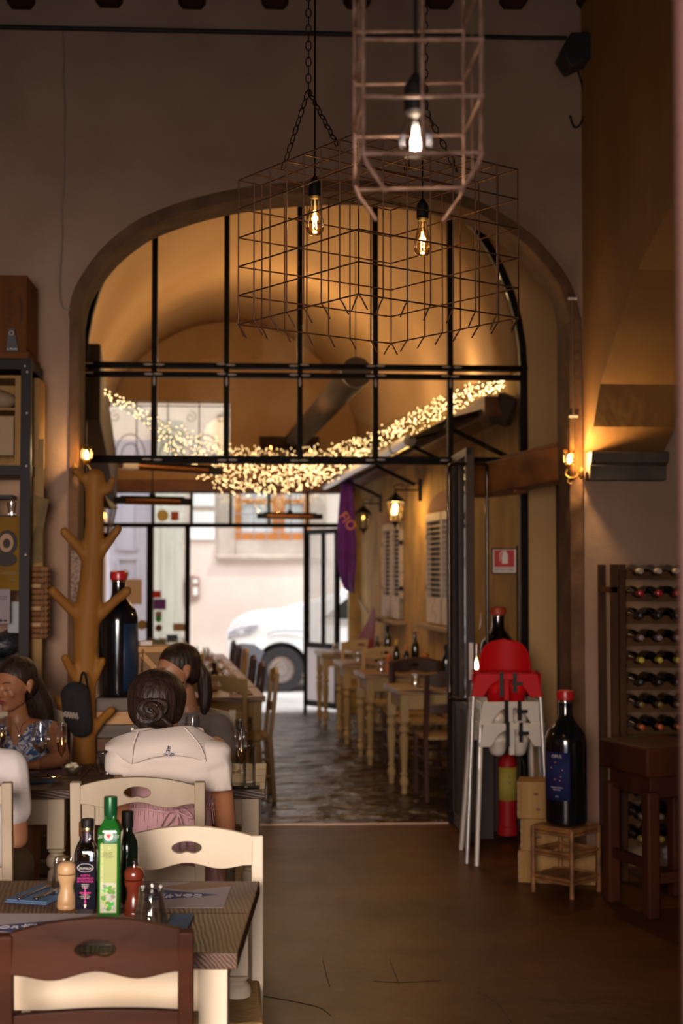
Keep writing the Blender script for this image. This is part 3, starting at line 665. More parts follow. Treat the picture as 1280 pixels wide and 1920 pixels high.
# small tall cage, close
fz = 2.40; A = ZB(681, 180, fz); B = ZB(902, 175, fz); cg = thing('cage_pendant', 'tall narrow wire cage lamp hanging close with a clear round bulb', 'lamp', (A.x, A.y, A.z))
wS = (B.x - A.x); cs = .099; m2 = MB(); r2 = .0035
zR = [.198, .099, 0, -.099]
base = V((A.x, A.y, A.z))
fl_ = [0, .5, 1]
dp = .20
zb_ = -.10; zt_ = 2.0
for u, v in ((0, 0), (.5, 0), (1, 0), (0, 1), (1, 1), (0, .5), (1, .5)):
    x = wS * u; y = dp * v
    inn = V((1 if u == 0 else -1 if u == 1 else 0, 0, 0)) if u != .5 else V((0, 1, 0))
    if v == 1 or (v == 0 and u in (0, 1)): m2.tube([(x, y, zt_), (x, y, zb_), V((x, y, zb_ - .02)) + inn * .008, V((x, y, zb_ - .065)) + inn * .04], r2, 6)
    else: m2.tube([(x, y, zt_), (x, y, zb_ if v == 0 else zb_)], r2 if v == 0 else r2 * .3, 6)
for k in range(-1, 20):
    z = k * cs; m2.tube([(-.004, -r2, z - .002), (wS + .004, -r2, z + .004)], r2, 6)
    m2.tube([(0, dp, z - .01), (wS, dp, z - .002)], r2, 6)
    if k < 8:
        m2.tube([(0, 0, z), (0, dp, z)], r2 * .9, 6); m2.tube([(wS, 0, z), (wS, dp, z)], r2 * .9, 6)
m2.build('wire_cage', galv, cg)
b3 = ZB(779, 262, 2.50); bulb(cg, b3, 'a', base, cordtop=4.9)
light('close_bulb_light', 'POINT', b3, 1.2, (1, .74, .48), .012)
# ---------------------------------------------------------------- wall sconces
def sconce(label, p, side, k=1):
    """p: world point of bulb; wall plate to the given side (+1 right,-1 left)"""
    t = thing('wall_sconce', label, 'lamp', p)
    MB().lathe([(.001, -.001), (.034, 0), (.036, .008), (.022, .016), (.012, .022)], (side * .072, 0, -.062), 20, rot=Matrix.Rotation(-side * PI / 2, 3, 'Y')).build('wall_plate', brass, t)
    MB().tube(smoothpts([(side * .055, 0, -.062), (side * .03, -.004, -.085), (0, -.006, -.088), (-side * .02, 0, -.07), (-side * .012, 0, -.045), (0, 0, -.032)], 5), .0045, 8).lathe([(.010, -.034), (.017, -.028), (.020, -.012), (.017, -.008)], (0, 0, 0), 14).tube(smoothpts([(0, -.006, -.088), (-side * .012, -.006, -.11), (side * .008, -.006, -.12), (side * .012, -.006, -.108)], 5), .003, 6).build('arm', brass, t)
    MB().lathe([(.006, -.012), (.010, 0), (.0115, .014), (.008, .03), (.002, .042)], (0, 0, 0), 14).build('bulb', flame, t)
    MB().lathe([(.020, -.02), (.032, .0), (.034, .025), (.028, .05), (.033, .068)], (0, 0, 0), 8, cap=False).build('glass_shade', amber, t, smooth=False)
    light('sconce_light', 'POINT', V(p) + V((0, -.04, .02)), SCP * k, AMB, .014)
    return t
SCP = 4.5
pl = at(159, 858, FY - .07); sconce('lit brass candle sconce on the stone jamb above the wooden coat tree', (XL - .02 + .072, FY - .045, pl.z), -1)
pr_ = at(1060, 866, FY - .07); sconce('lit brass candle sconce beside the stone corbel', (XR + .045 - .068, FY - .075, pr_.z), 1, 5)
# ---------------------------------------------------------------- corridor fittings
silver = mat('brushed aluminium tube', (.62, .58, .56), .28, .9)
darkcan = mat('dark canopy cloth', (.045, .03, .022), .8)
def cpos(y, offs, z): return cwp(y, offs, z)
a1_ = MB(); tb = thing('awning_roller', 'silver awning roller tube running below the fairy lights', 'awning', cpos(11.0, .45, 2.64))
o0 = V(tb.location)
MB().tube([V((0, 0, 0)), cpos(16.2, .45, 2.60) - o0], .050, 16).build('roller_tube', silver, tb)
st_ = MB()
for y in (11.6, 12.4, 14.0): q = cpos(y, .45, 2.635) - o0; st_.tube([q, q + CWD * .03], .054, 16)
st_.build('strap', black_p, tb)
cv = MB()
def cf(u, v): y = 9.6 + (16.3 - 9.6) * u; return cpos(y, .45 - .43 * v, 2.66 + .12 * v - .0 * u) - o0
cv.grid(cf, 10, 4); cv.build('canopy_cloth', darkcan, tb, solid=.012)
for y in (9.7, 11.1, 13, 15): q = cpos(y, .45, 2.62) - o0; MB().bar(q, cpos(y, .02, 2.42) - o0, .03).bar(q + V((0, 0, .04)), cpos(y, .02, 2.76) - o0, .03).build('bracket', steel, tb)
cas = MB().bar(cpos(9.5, .12, 2.74), cpos(16.3, .12, 2.66), .2, .14); tag(cas.build('wooden_wall_plate', wood_old, bevel=.01, smooth=False), 'dark timber along the stucco wall under the fairy lights', 'beam')
cas = MB().bar(cpos(9.5, LW - .12, 2.86), cpos(16.3, LW - .12, 2.6), .2, .5); tag(cas.build('canopy_housing', darkcan, bevel=.01, smooth=False), 'dark canopy housing opposite the stucco wall, near the iron fanlight', 'awning')
bm_ = at(500, 921, EY); tag(MB().bx(EX0 + .35, at(662, 900, EY).x, EY - .2, EY - .07, bm_.z - .02, bm_.z + .12).build('wooden_beam', wood_old, bevel=.01, smooth=False), 'dark beam across the street entrance under the fairy lights', 'beam')
# fairy lights
fl_t = thing('fairy_lights', 'thick swag of warm fairy lights draped across the corridor', 'string lights', (0, 0, 0))
path = [((155, 718), 9.7, 8), ((200, 738), 10.5, 10), ((265, 778), 12, 16), ((330, 832), 13.5, 34), ((400, 868), 14.4, 48), ((470, 884), 14.9, 44), ((540, 884), 14.9, 42), ((610, 872), 14.5, 36), ((690, 835), 13.2, 24), ((760, 800), 12, 22), ((820, 768), 11, 22), ((880, 742), 10.3, 22), ((945, 718), 9.7, 10)]
dens = [.5, .5, .6, 1.0, 2.6, 3.0, 3.0, 2.6, 1.6, 1.25, 1.25, 1.1, .9]
cum = []
for i in range(len(path) - 1): cum.append(dens[i])
tot = sum(cum); pts = []
rnd = random.Random(11)
for k in range(1750):
    t = rnd.uniform(0, tot); i = 0
    while t > cum[i]: t -= cum[i]; i += 1
    u = t / cum[i]; A_, B_ = path[i], path[i + 1]
    y = A_[1] + (B_[1] - A_[1]) * u + rnd.uniform(-.25, .25); th = A_[2] + (B_[2] - A_[2]) * u
    px = A_[0][0] + (B_[0][0] - A_[0][0]) * u; py = A_[0][1] + (B_[0][1] - A_[0][1]) * u + (rnd.uniform(-1, 1) + rnd.uniform(-1, 1) * .35) / 1.2 * th
    pts.append(at(px, py, y))
led = glow('fairy light glow', (1, .64, .28), 10, False)
pts.sort(key=lambda p: p.y)
b0_ = MB(); b0_.bm.free(); 
me0 = None
for k in range(100):
    if me0 is None:
        o = MB().ball((0, 0, 0), .0052, 6).build('bulb', led, fl_t, loc=pts[0]); me0 = o.data
    else:
        o = bpy.data.objects.new('bulb', me0); COL.objects.link(o); o.parent = fl_t; o.location = pts[k]
rest = MB()
for p in pts[100:]:
    r_ = bmesh.ops.create_icosphere(rest.bm, subdivisions=1, radius=.0052); bmesh.ops.translate(rest.bm, vec=p, verts=r_['verts'])
o = rest.build('bulb_mass', led, fl_t); o['kind'] = 'stuff'
wv = MB()
for j in range(7):
    wv.tube(smoothpts([at(P_[0][0], P_[0][1] + (j - 3) / 3 * P_[2] * .8 + rnd.uniform(-4, 4), P_[1] + rnd.uniform(-.1, .1)) for P_ in path], 5), .003, 4)
o = wv.build('wire', mat('dark green wire', (.01, .02, .01), .6), fl_t)
for i, (px, py, y, pw) in enumerate([(420, 760, 12.4, 19), (560, 780, 12.4, 19), (700, 740, 12.0, 20), (850, 700, 10.6, 14), (240, 700, 10.6, 8), (520, 720, 10.9, 18), (540, 640, 13.4, 30), (400, 720, 13.8, 22)]):  # added unseen fill lights around and above the swag, warming the vault
    light('vault_fill' + ('.%03d' % i if i else ''), 'POINT', at(px, py, y), pw * FGL if 'FGL' in globals() else pw, (1, .64, .31), .25)
# duct
d0 = at(668, 698, 11.0); d1 = at(548, 832, 16.2); dct = thing('ventilation_duct', 'dark round duct hanging under the vault behind the glass', 'duct', d0); e_ = d1 - d0
dm_ = mat('brown painted duct', (.035, .02, .012), .9, spec=.05)
MB().tube([V((0, 0, 0)), e_], .115, 24).build('duct_tube', dm_, dct)
MB().tube([e_ * .0 - e_.normalized() * .012, e_ * .005], .12, 24).build('duct_collar', mat('darker duct end', (.035, .022, .016), .6), dct)
MB().tube([e_ + V((-.38, -.1, 0)), e_ + V((.3, -.1, 0))], .075, 14).build('duct_crosspiece', dm_, dct)
MB().tube([V((0, .1, .1)), V((0, .1, 4.3 - d0.z))], .004, 6).build('hanger_wire', black_p, dct)
# infrared heaters
def heater(label, p, q, hang=None):
    t = thing('tube_heater', label, 'heater', p); d = V(q) - V(p)
    MB().tube([V((0, 0, 0)) + d * .14, d * .86], .034, 14).build('heating_tube', mat('bronze heater tube', (.30, .13, .045), .25, .8), t)
    MB().bar(d * -.0, d * .15, .075, .06).build('end_cap', black_p, t, bevel=.006); MB().bar(d * .85, d, .075, .06).build('end_cap', black_p, t, bevel=.006)
    MB().bar(V((0, 0, .035)) + d * .1, V((0, 0, .035)) + d * .9, .09, .012).build('reflector', steel, t)
    if hang: MB().tube([d * .5 + V((0, 0, .03)), d * .5 + V((0, 0, hang))], .006, 6).ball(d * .5 + V((0, 0, .045)), .03, 8).build('hanging_rod', black_p, t)
    return t
heater('small bronze tube heater hanging in front of the barred street window', at(482, 967, 15.6), at(604, 969, 15.7), .42)
heater('long bronze tube heater beside the round yellow sticker', at(212, 938, 12.2), at(358, 941, 12.4), .3)
h_ = heater('silver tube heater under the fanlight', at(226, 872, 11.4), at(414, 884, 12.0), .25)
h_.children[0].data.materials[0] = silver
# wall lanterns
def lantern(label, plate, on=True, s=1.0, offw=.17, dirv=None, drop=.12, pw=3):
    n = dirv or CWN; t = thing('wall_lantern', label, 'lamp', plate)
    bk = mat('black lantern iron', (.012, .010, .009), .45, .6)
    tip = n * offw
    a = MB(); a.bar(V((0, 0, -.09)) + n * .008, V((0, 0, .09)) + n * .008, .05, .014); a.tube([n * .01, tip], .007, 8)
    a.tube(smoothpts([n * .01 + V((0, 0, .05)), n * offw * .45 + V((0, 0, .065)), n * offw * .55 + V((0, 0, .03)), n * offw * .42 + V((0, 0, .035))], 6), .004, 6)
    a.tube(smoothpts([n * offw * .55 + V((0, 0, .01)), n * offw * .8 + V((0, 0, .045)), n * offw * 1.05 + V((0, 0, .03)), n * offw + V((0, 0, .0))], 6), .004, 6)
    a.build('bracket', bk, t)
    c = tip + V((0, 0, -drop))
    MB().lathe([(.004, .105), (.012, .095), (.018, .088), (.03, .075), (.055, .055), (.085, .028), (.088, .022), (.07, .020)][::-1], c, 6).tube([c + V((0, 0, .1)), tip], .006, 6).build('lantern_roof', bk, t, smooth=False)
    fr_ = MB()
    for k in range(6):
        x, y = math.cos(PI * k / 3), math.sin(PI * k / 3); fr_.bar(c + V((.074 * x, .074 * y, .022)), c + V((.042 * x, .042 * y, -.135)), .006)
    fr_.lathe([(.044, -.132), (.048, -.14), (.03, -.15), (.012, -.165), (.008, -.185), (.001, -.195)][::-1], c, 6); fr_.build('lantern_frame', bk, t)
    MB().lathe([(.041, -.132), (.072, .02)], c, 6, cap=False).build('lantern_glass', amber if on else clear, t, smooth=False)
    MB().lathe([(.008, -.02), (.012, -.01), (.016, .0), (.017, .012), (.010, .024)] if on else [(.006, -.02), (.012, -.01), (.014, 0), (.008, .015)], c + V((0, 0, -.02)), 14).build('bulb', glow('lantern bulb', (1, .66, .28), 90) if on else glow('dim lantern bulb', (1, .5, .10), 6), t)
    for ch in t.children: ch.scale = (s,) * 3
    if pw: light('lantern_light', 'POINT', V(plate) + (c + V((0, 0, -.03))) * s, pw, AMB, .035)
    return t
lantern('brightly lit wall lantern between the two shuttered windows', rw(791, 919), True, 1.12, .22, pw=13)
lantern('dim wall lantern beside the purple flag', rw(716, 944), False, 1.05, .19, pw=0)
q = at(196, 912, 9.9); lantern('lantern with amber bulb hanging behind the wooden coat tree', (cwp(9.9, LW - .0).x, 9.9, q.z), False, 1.1, .20, dirv=-CWN, drop=.16, pw=0)
# shutters on the stucco wall
slat_m = mat('weathered white shutter paint', (.46, .40, .34), .6, col2=(.22, .18, .15), scale=14, lo=.5, hi=.75)
def shutter(label, pa, pb, z0, z1):
    c = (pa + pb) / 2; W = (V((pa.x, pa.y, 0)) - V((pb.x, pb.y, 0))).length
    t = thing('window_shutter', label, 'shutter', (c.x, c.y, z0), R(90) + CWA)   # local x along the wall, local y into the room (-)
    H = z1 - z0; 
    MB().bx(-W / 2, W / 2, -.004, .0, 0, H).build('slat_shade_sheet', mat('shade behind slats', (.004, .004, .005), .6), t, loc=(0, .004, 0))  # flat black sheet stands for the shade behind the slats
    for s in (-1, 1):
        x0 = .006 if s > 0 else -W / 2; x1 = W / 2 if s > 0 else -.006
        lf = MB(); g = .026
        lf.bx(x0, x0 + g, .0, .045, 0, H).bx(x1 - g, x1, .0, .045, 0, H).bx(x0, x1, .0, .045, 0, .22).bx(x0, x1, .0, .045, H - .07, H)
        f = lf.build('shutter_leaf', slat_m, t, bevel=.003, smooth=False)
        sl = MB(); n = 14
        for k in range(n):
            z = .24 + (H - .33) * (k + .5) / n; sl.box(((x0 + x1) / 2, .022, z), (x1 - x0 - 2 * g, .026, .008), rot=(R(10), 0, 0))
        sl.build('slat', slat_m, f, smooth=False)
        xh = x1 if s > 0 else x0
        for z in (.3, H - .2): MB().box((xh, .03, z), (.05, .03, .04)).build('hinge', steel, t)
    MB().bx(-W / 2 - .14, W / 2 + .14, 0, .11, -.05, -.01).build('sill_board', mat('stone sill', (.26, .19, .12), .8), t, bevel=.006)
    MB().prism([(W / 2 * math.cos(PI * k / 12) * 1.1, H + .02 + .16 * math.sin(PI * k / 12)) for k in range(13)], o=(0, .002, 0), depth=(0, .012, 0)).build('arch_panel', mat('faded pink brick', (.26, .13, .08), .9), t, smooth=False)
    return t
a_ = rw(724, 1155); b_ = rw(757, 1155)
shutter('louvred shutters beside the dim lantern, farther of the two', rw(724, 1150), rw(757, 1150), 1.16, 2.10)
shutter('louvred shutters next to the lit lantern, closer to the glass door', rw(808, 1150), rw(868, 1150), 1.18, 2.12)
# dark slot and conduit on the stucco wall
tag(MB().tube(smoothpts([rw(662, 930, .03), rw(664, 1040, .03), rw(672, 1120, .03), rw(688, 1150, .03)], 5), .012, 8).build('drain_hose', mat('beige hose', (.33, .25, .16), .6)), 'beige hose running down the stucco wall behind the purple flag', 'hose')
# flags
def flag(label, pts_l, pts_r, m, nm, amp=.03, txt=None):
    t = thing(nm, label, 'flag', pts_l[0]); o0 = V(pts_l[0]); 
    Lp = smoothpts(pts_l, 6); Rp = smoothpts(pts_r, 6); n = len(Lp) - 1
    def f(u, v):
        i = min(int(u * n), n - 1); w_ = u * n - i; a = Lp[i].lerp(Lp[i + 1], w_); b = Rp[i].lerp(Rp[i + 1], w_)
        return a.lerp(b, v) + V((0, -amp * math.sin(v * 9 + u * 2), 0)) - o0
    MB().grid(f, 30, 16).build('flag_cloth', m, t, solid=.003)
    return t
purple = mat('purple flag cloth', (.11, .008, .22), .7, col2=(.07, .005, .15), scale=5)
fg = flag('purple flag with gold lettering hanging by the street entrance', [at(640, 893, 15.3), at(634, 960, 15.3), at(631, 1040, 15.3), at(642, 1098, 15.3), at(662, 1112, 15.3)], [at(660, 893, 15.1), at(664, 960, 15.1), at(668, 1040, 15.1), at(664, 1095, 15.1), at(664, 1113, 15.1)], purple, 'hanging_flag')
gold = mat('orange gold print', (.65, .22, .12), .7)
tp_ = at(651, 978, 14.98) - V(fg.location)
text('FIO', .15, gold, fg, tp_, rot=(PI / 2, R(52), 0), sx=.9)
maroon = mat('maroon banner cloth', (.16, .012, .03), .7)
flag('maroon banner draped over the end of the corridor tables', [at(698, 1140, 14.6), at(688, 1165, 14.7), at(672, 1192, 14.8), at(664, 1205, 14.8)], [at(702, 1140, 14.3), at(703, 1170, 14.3), at(702, 1200, 14.3), at(700, 1222, 14.3)], maroon, 'hanging_banner', .02)
# entrance door leaf
hA = at(634, 1100, EY + .05); hB = at(572, 1100, EY + .62); dl = thing('glazed_door', 'open steel street door with grey lower panel in front of the car', 'door', (hA.x, hA.y, 0), 0)
dv = V((hB.x - hA.x, hB.y - hA.y, 0)); Ld = dv.length; dv.normalize(); dl.rotation_euler = (0, 0, math.atan2(dv.y, dv.x))
zt_ = 2.12
df = MB().bx(0, .05, -.025, .025, .03, zt_).bx(Ld - .06, Ld, -.025, .025, .03, zt_).bx(0, Ld, -.025, .025, zt_ - .06, zt_).bx(0, Ld, -.025, .025, .72, .78).bx(Ld * .42, Ld * .42 + .035, -.02, .02, .75, zt_).bx(0, Ld, -.025, .025, .03, .1)
df.build('door_frame', steel, dl, smooth=False, bevel=.003)
MB().bx(.04, Ld - .05, -.012, .012, .1, .74).build('lower_panel', mat('light grey metal panel', (.48, .42, .42), .5), dl)
MB().bx(.05, Ld - .05, -.003, .003, .78, zt_ - .05).build('glass_pane', door_g, dl, smooth=False)
# stickers on the street glazing
def sticker(label, px0, py0, px1, py1, col, rnd_=False, y=EY - .045):
    a = at(px0, py0, y); b = at(px1, py1, y); m = mat('sticker ' + label[:18], col, .6)
    if rnd_:
        c = (a + b) / 2; r = abs(b.x - a.x) / 2; o = MB().lathe([(r, -.001), (r, .001)], (0, 0, 0), 24, rot=Matrix.Rotation(PI / 2, 3, 'X')).build('window_sticker', m, loc=c)
    else:
        c = (a + b) / 2; o = MB().box((0, 0, 0), (abs(b.x - a.x), .002, abs(a.z - b.z))).build('window_sticker', m, loc=c, smooth=False)
    return tag(o, label, 'sticker')
sticker('round pale yellow sticker on the glass above the street door', 294, 955, 316, 978, (.62, .50, .16), True)
sticker('square rust red sticker beside the round yellow one', 320, 959, 335, 976, (.42, .07, .02))
sticker('square red sticker on the side glass, topmost of the column', 287, 1108, 302, 1121, (.50, .02, .02))
sticker('square purple sticker on the side glass', 288, 1123, 311, 1143, (.13, .03, .28))
sticker('small grey sticker above the round green one', 291, 1146, 303, 1157, (.30, .25, .22))
sticker('round green sticker on the side glass', 291, 1155, 303, 1167, (.02, .38, .07), True)
sticker('round dark brown sticker on the side glass', 291, 1171, 304, 1184, (.14, .05, .03), True)
sticker('tan rectangular sticker near the door edge', 324, 1169, 347, 1183, (.34, .24, .14))
sticker('green rectangular sticker at the bottom of the side glass', 286, 1198, 310, 1214, (.07, .16, .03))
sticker('blue rectangular sticker at the bottom of the side glass', 312, 1190, 333, 1204, (.02, .09, .22))
sticker('round tan sticker low on the lilac door side glass', 257, 1161, 276, 1182, (.34, .24, .12), True)
sticker('paper menu sheet taped to the glass before the lilac door', 235, 1086, 266, 1133, (.66, .54, .46))
# small house plaque across the street
pq = at(362, 1101, SFY); t = thing('wall_plaque', 'brown metal box mounted on the pale facade across the street', 'plaque', (pq.x, SFY, pq.z))
MB().prism([(-.11, -.16), (.02, -.19), (.10, -.16), (.10, .15), (.0, .18), (-.11, .16)], o=(0, -.05, 0), depth=(0, .05, 0)).build('plaque_plate', mat('brown plaque', (.30, .19, .15), .5), t, bevel=.006)
MB().bx(0, .07, -.056, -.05, .06, .12).bx(0, .07, -.056, -.05, -.12, .0).build('plaque_window', white_lab, t)
# ---------------------------------------------------------------- car
CY = 19.35
car = thing('parked_car', 'white car parked in the street beyond the entrance', 'car', (at(527, 1293, CY).x, CY, -.015)); c0 = V(car.location)
def cq(px, py): p = at(px, py, CY); return (p.x - c0.x, p.z - c0.z)
carw = mat('glossy white car paint', (.82, .85, .88), .18, coat=.6)
wr_ = .305
def archpts(x, n=12, r=.37): return [(x - r * math.cos(PI * k / n) , wr_ + r * math.sin(PI * k / n)) for k in range(n + 1)]
nose = [cq(427, 1215), cq(425, 1198), cq(427, 1182), cq(434, 1171), cq(449, 1161), cq(472, 1152), cq(500, 1148), cq(532, 1147), cq(548, 1141)]
xw = 2.62
tail = [(1.0, 1.38), (1.35, 1.52), (2.2, 1.55), (3.0, 1.46), (3.35, 1.05), (3.42, .7), (3.38, .3)]
outl = nose + tail + archpts(xw)[::-1] + archpts(0)[::-1] + [(-.62, .22), (-.72, .30)]
outl = nose + tail + [(xw + .37, .24)] + archpts(xw)[::-1] + [(.40, .22)] + archpts(0)[::-1] + [(-.40, .22), (-.70, .24)]
mb_ = MB().prism(outl, o=(0, 0, 0), depth=(0, 1.74, 0))
for v in mb_.bm.verts:
    if v.co.z > .92: s_ = min(1, (v.co.z - .92) / .6) * .20; v.co.y += s_ if v.co.y < .8 else -s_
mb_.build('car_body', carw, car, bevel=.05, seg=3, smooth=True)
gl = mat('dark car window', (.02, .025, .03), .08)
MB().prism([(.55, .99), (.98, 1.33), (1.35, 1.45), (1.5, 1.45), (1.5, .99)], o=(0, .04, 0), depth=(0, .02, 0)).prism([(1.58, .99), (1.58, 1.45), (2.3, 1.45), (2.9, 1.2), (2.95, .99)], o=(0, .04, 0), depth=(0, .02, 0)).build('side_window', gl, car, smooth=False)
MB().prism([cq(428, 1183), cq(450, 1174), cq(486, 1169), cq(481, 1181), cq(466, 1190), cq(447, 1193), cq(428, 1199)], o=(0, -.012, 0), depth=(0, .05, 0)).build('headlight', mat('headlight glass', (.22, .23, .27), .1, col2=(.7, .7, .75), scale=9), car, bevel=.01)
MB().prism([cq(432, 1211), cq(455, 1206), cq(477, 1208), cq(496, 1222), cq(489, 1236), cq(484, 1262), cq(478, 1272), cq(446, 1272), cq(436, 1250)], o=(0, -.014, 0), depth=(0, .05, 0)).build('lower_bumper', mat('grey plastic bumper', (.13, .14, .17), .5), car, bevel=.01)
MB().tube(smoothpts([(cq(500, 1191)[0], -.012, cq(500, 1191)[1]), (cq(515, 1184)[0], -.012, cq(515, 1184)[1]), (cq(545, 1183)[0], -.012, cq(545, 1183)[1]), (cq(570, 1184)[0], -.012, cq(570, 1184)[1])], 4), .006, 5).build('crease_line', mat('shut line', (.2, .2, .22), .5), car)
tyre = mat('tyre rubber', (.022, .020, .024), .7); hub = mat('grey steel wheel', (.34, .30, .29), .35, .6)
for yy, nm in ((-.01, 1), (1.55, -1)):
    for x in (0, xw):
        wh = MB().lathe([(.19, 0), (.30, .0), (.305, .03), (.305, .17), (.30, .2), (.19, .2)], (x, yy + .2, wr_), 32, cap=False, rot=Matrix.Rotation(PI / 2, 3, 'X')).build('wheel', tyre, car)
        h__ = MB().lathe([(.20, .03), (.20, .175), (.175, .185), (.165, .16), (.10, .165), (.09, .175), (.085, .19), (.05, .19), (.045, .18), (.001, .18)], (x, yy + .2, wr_), 32, rot=Matrix.Rotation(PI / 2, 3, 'X'))
        h__.build('hubcap', hub, wh)
        sl_ = MB()
        for k in range(14): a = 2 * PI * k / 14; sl_.ball((x + .148 * math.cos(a), yy + .045, wr_ + .148 * math.sin(a)), (.012, .01, .012), 6)
        sl_.build('vent_hole', black_p, wh)
MB().bx(-.5, 3.2, .12, 1.6, .25, .6).build('chassis', black_p, car)
# ---------------------------------------------------------------- open glass door leaf of the screen
hA = V((mx[4] + .02, SY - .03, 0)); e_ = fl(884, 1586); hB = V((e_.x, e_.y, 0)); lf = thing('glazed_door', 'tall open steel and glass door with long bar handle at the arch', 'door', hA)
dv = hB - hA; Ld = dv.length; lf.rotation_euler = (0, 0, math.atan2(dv.y, dv.x)); HD = 2.37
df = MB().bx(0, .05, -.022, .022, .02, HD).bx(Ld - .06, Ld, -.024, .024, .02, HD).bx(0, Ld, -.022, .022, HD - .05, HD).bx(0, Ld, -.022, .022, .02, .09).bx(0, Ld, -.022, .022, .78, .83).bx(Ld * .5 - .015, Ld * .5 + .015, -.018, .018, .8, HD)
df.build('door_frame', mat('rubbed bronze steel', (.045, .022, .013), .5, .0, spec=.25, col2=(.020, .011, .007), scale=8, stretch=(1, 1, .2)), lf, bevel=.003, smooth=False)
MB().bx(.04, Ld - .05, -.012, .012, .08, .8).build('lower_panel', mat('dark steel panel', (.022, .014, .010), .5, spec=.25), lf, smooth=False)
MB().bx(.04, Ld - .05, -.003, .003, .82, HD - .04).build('glass_pane', door_g, lf, smooth=False)
hd = MB()
for s in (-1, 1): hd.tube(smoothpts([(Ld - .03, s * .02, .86), (Ld - .06, s * .10, .86), (Ld - .10, s * .115, .90), (Ld - .10, s * .115, 1.2), (Ld - .10, s * .115, 1.9), (Ld - .10, s * .115, 2.22), (Ld - .06, s * .10, 2.27), (Ld - .03, s * .02, 2.27)], 5), .011, 10)
hd.build('bar_handle', mat('dark polished bar', (.06, .045, .035), .2, .9), lf)
MB().bx(Ld, Ld + .003, -.012, .012, .98, 1.20).build('lock_plate', mat('steel lock plate', (.35, .30, .26), .4, .8), lf)
# carved wooden beam end, by the corbel
bA = at(1070, 868, 8.15); bB = at(892, 905, 9.12)
wb = MB().bar(bA, bB, .17, .20).bar(bA.lerp(bB, .5) + V((.0, 0, -.10)), bB + V((.02, 0, -.075)), .10, .05).bar(bA.lerp(bB, .02) + V((-.01, 0, .09)), bA.lerp(bB, .62) + V((-.01, 0, .085)), .12, .07)
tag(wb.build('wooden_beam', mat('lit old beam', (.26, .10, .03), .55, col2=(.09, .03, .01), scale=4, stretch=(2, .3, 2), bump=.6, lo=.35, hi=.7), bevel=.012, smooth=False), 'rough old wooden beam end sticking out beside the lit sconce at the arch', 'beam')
# extinguisher sign
sp = at(945, 1052, 9.02); t = thing('extinguisher_sign', 'red and white fire extinguisher sign with black frame beside the glass door', 'sign', sp)
MB().box((0, 0, 0), (.165, .006, .165)).build('sign_frame', black_p, t, bevel=.002)
MB().box((0, -.004, 0), (.150, .003, .150)).build('sign_plate', mat('white sign plate', (.62, .55, .52), .5), t)
MB().box((0, -.006, .016), (.128, .002, .108)).build('red_field', mat('sign red', (.45, .012, .015), .5), t)
MB().prism([(-.016, -.034), (.022, -.034), (.022, .026), (.012, .038), (.008, .048), (-.002, .048), (-.006, .038), (-.016, .026)], o=(0, -.0085, .018), depth=(0, .002, 0)).prism([(-.03, -.02), (-.026, -.02), (-.026, .03), (-.004, .044), (-.006, .05), (-.03, .034)], o=(0, -.0085, .018), depth=(0, .002, 0)).build('extinguisher_symbol', white_lab, t, smooth=False)
text('ESTINTORE', .024, mat('sign ink', (.05, .03, .03), .6), t, (0, -.006, -.056))
MB().bx(.078, .088, -.004, .004, -.75, .10).build('sign_rod', steel, t)
# speakers
spk = mat('black speaker cabinet', (.010, .008, .008), .6)
p = at(1074, 102, 7.66); t = thing('wall_speaker', 'black loudspeaker high in the corner above the arch', 'speaker', p)
MB().prism([(-.085, -.02), (-.03, -.10), (.085, -.045), (.10, .06), (.06, .095), (-.03, .09)], o=(0, -.09, 0), depth=(0, .18, 0)).build('cabinet', spk, t, bevel=.008)
MB().tube([(.02, .09, .0), (.02, .14, .0)], .02, 8).build('mount', black_p, t)
p = at(946, 768, 9.55); t = thing('wall_speaker', 'black loudspeaker behind the glass at the end of the fairy lights', 'speaker', p)
MB().box((0, 0, 0), (.13, .14, .20), rot=(R(10), R(24), R(-20))).build('cabinet', spk, t, bevel=.008)
MB().tube([(.05, 0, .05), (.14, 0, .09)], .012, 8).build('mount', black_p, t)
tag(MB().tube(smoothpts([at(1082, 130, 7.77), at(1094, 170, 7.76), at(1096, 205, 7.76), at(1088, 232, 7.76), at(1076, 238, 7.76), at(1068, 216, 7.76)], 6), .006, 6).build('loose_cable', black_p), 'loose black cable dangling under the high corner loudspeaker', 'cable')
tag(MB().tube([at(-20, 50, 7.77), at(1000, 71, 7.77), at(1062, 71, 7.77)], .013, 8).build('wall_conduit', black_p), 'black conduit running along the top of the arch wall', 'cable')
tag(MB().tube(smoothpts([at(*p, 7.785) for p in [(117, 58), (120, 100), (119, 150), (122, 198), (120, 250), (121, 300), (119, 360), (115, 385), (117, 440), (113, 500), (112, 545), (116, 574), (122, 580), (131, 580)]], 4), .006, 6).build('wall_cable', mat('painted over cable', (.24, .17, .13), .8)), 'thin painted cable running down the plaster beside the arch', 'cable')
ck_ = thing('jamb_cable', 'thin cable clipped down the stone jamb below the corbel wall', 'cable', at(1073, 560, 7.78))
MB().tube([(0, 0, 0), (0.0, 0, -1.0)], .006, 6).build('cable', mat('brown cable', (.14, .09, .05), .7), ck_)
for z in (0, -.66): MB().box((0, 0, z), (.05, .012, .012)).build('clip', white_lab, ck_)
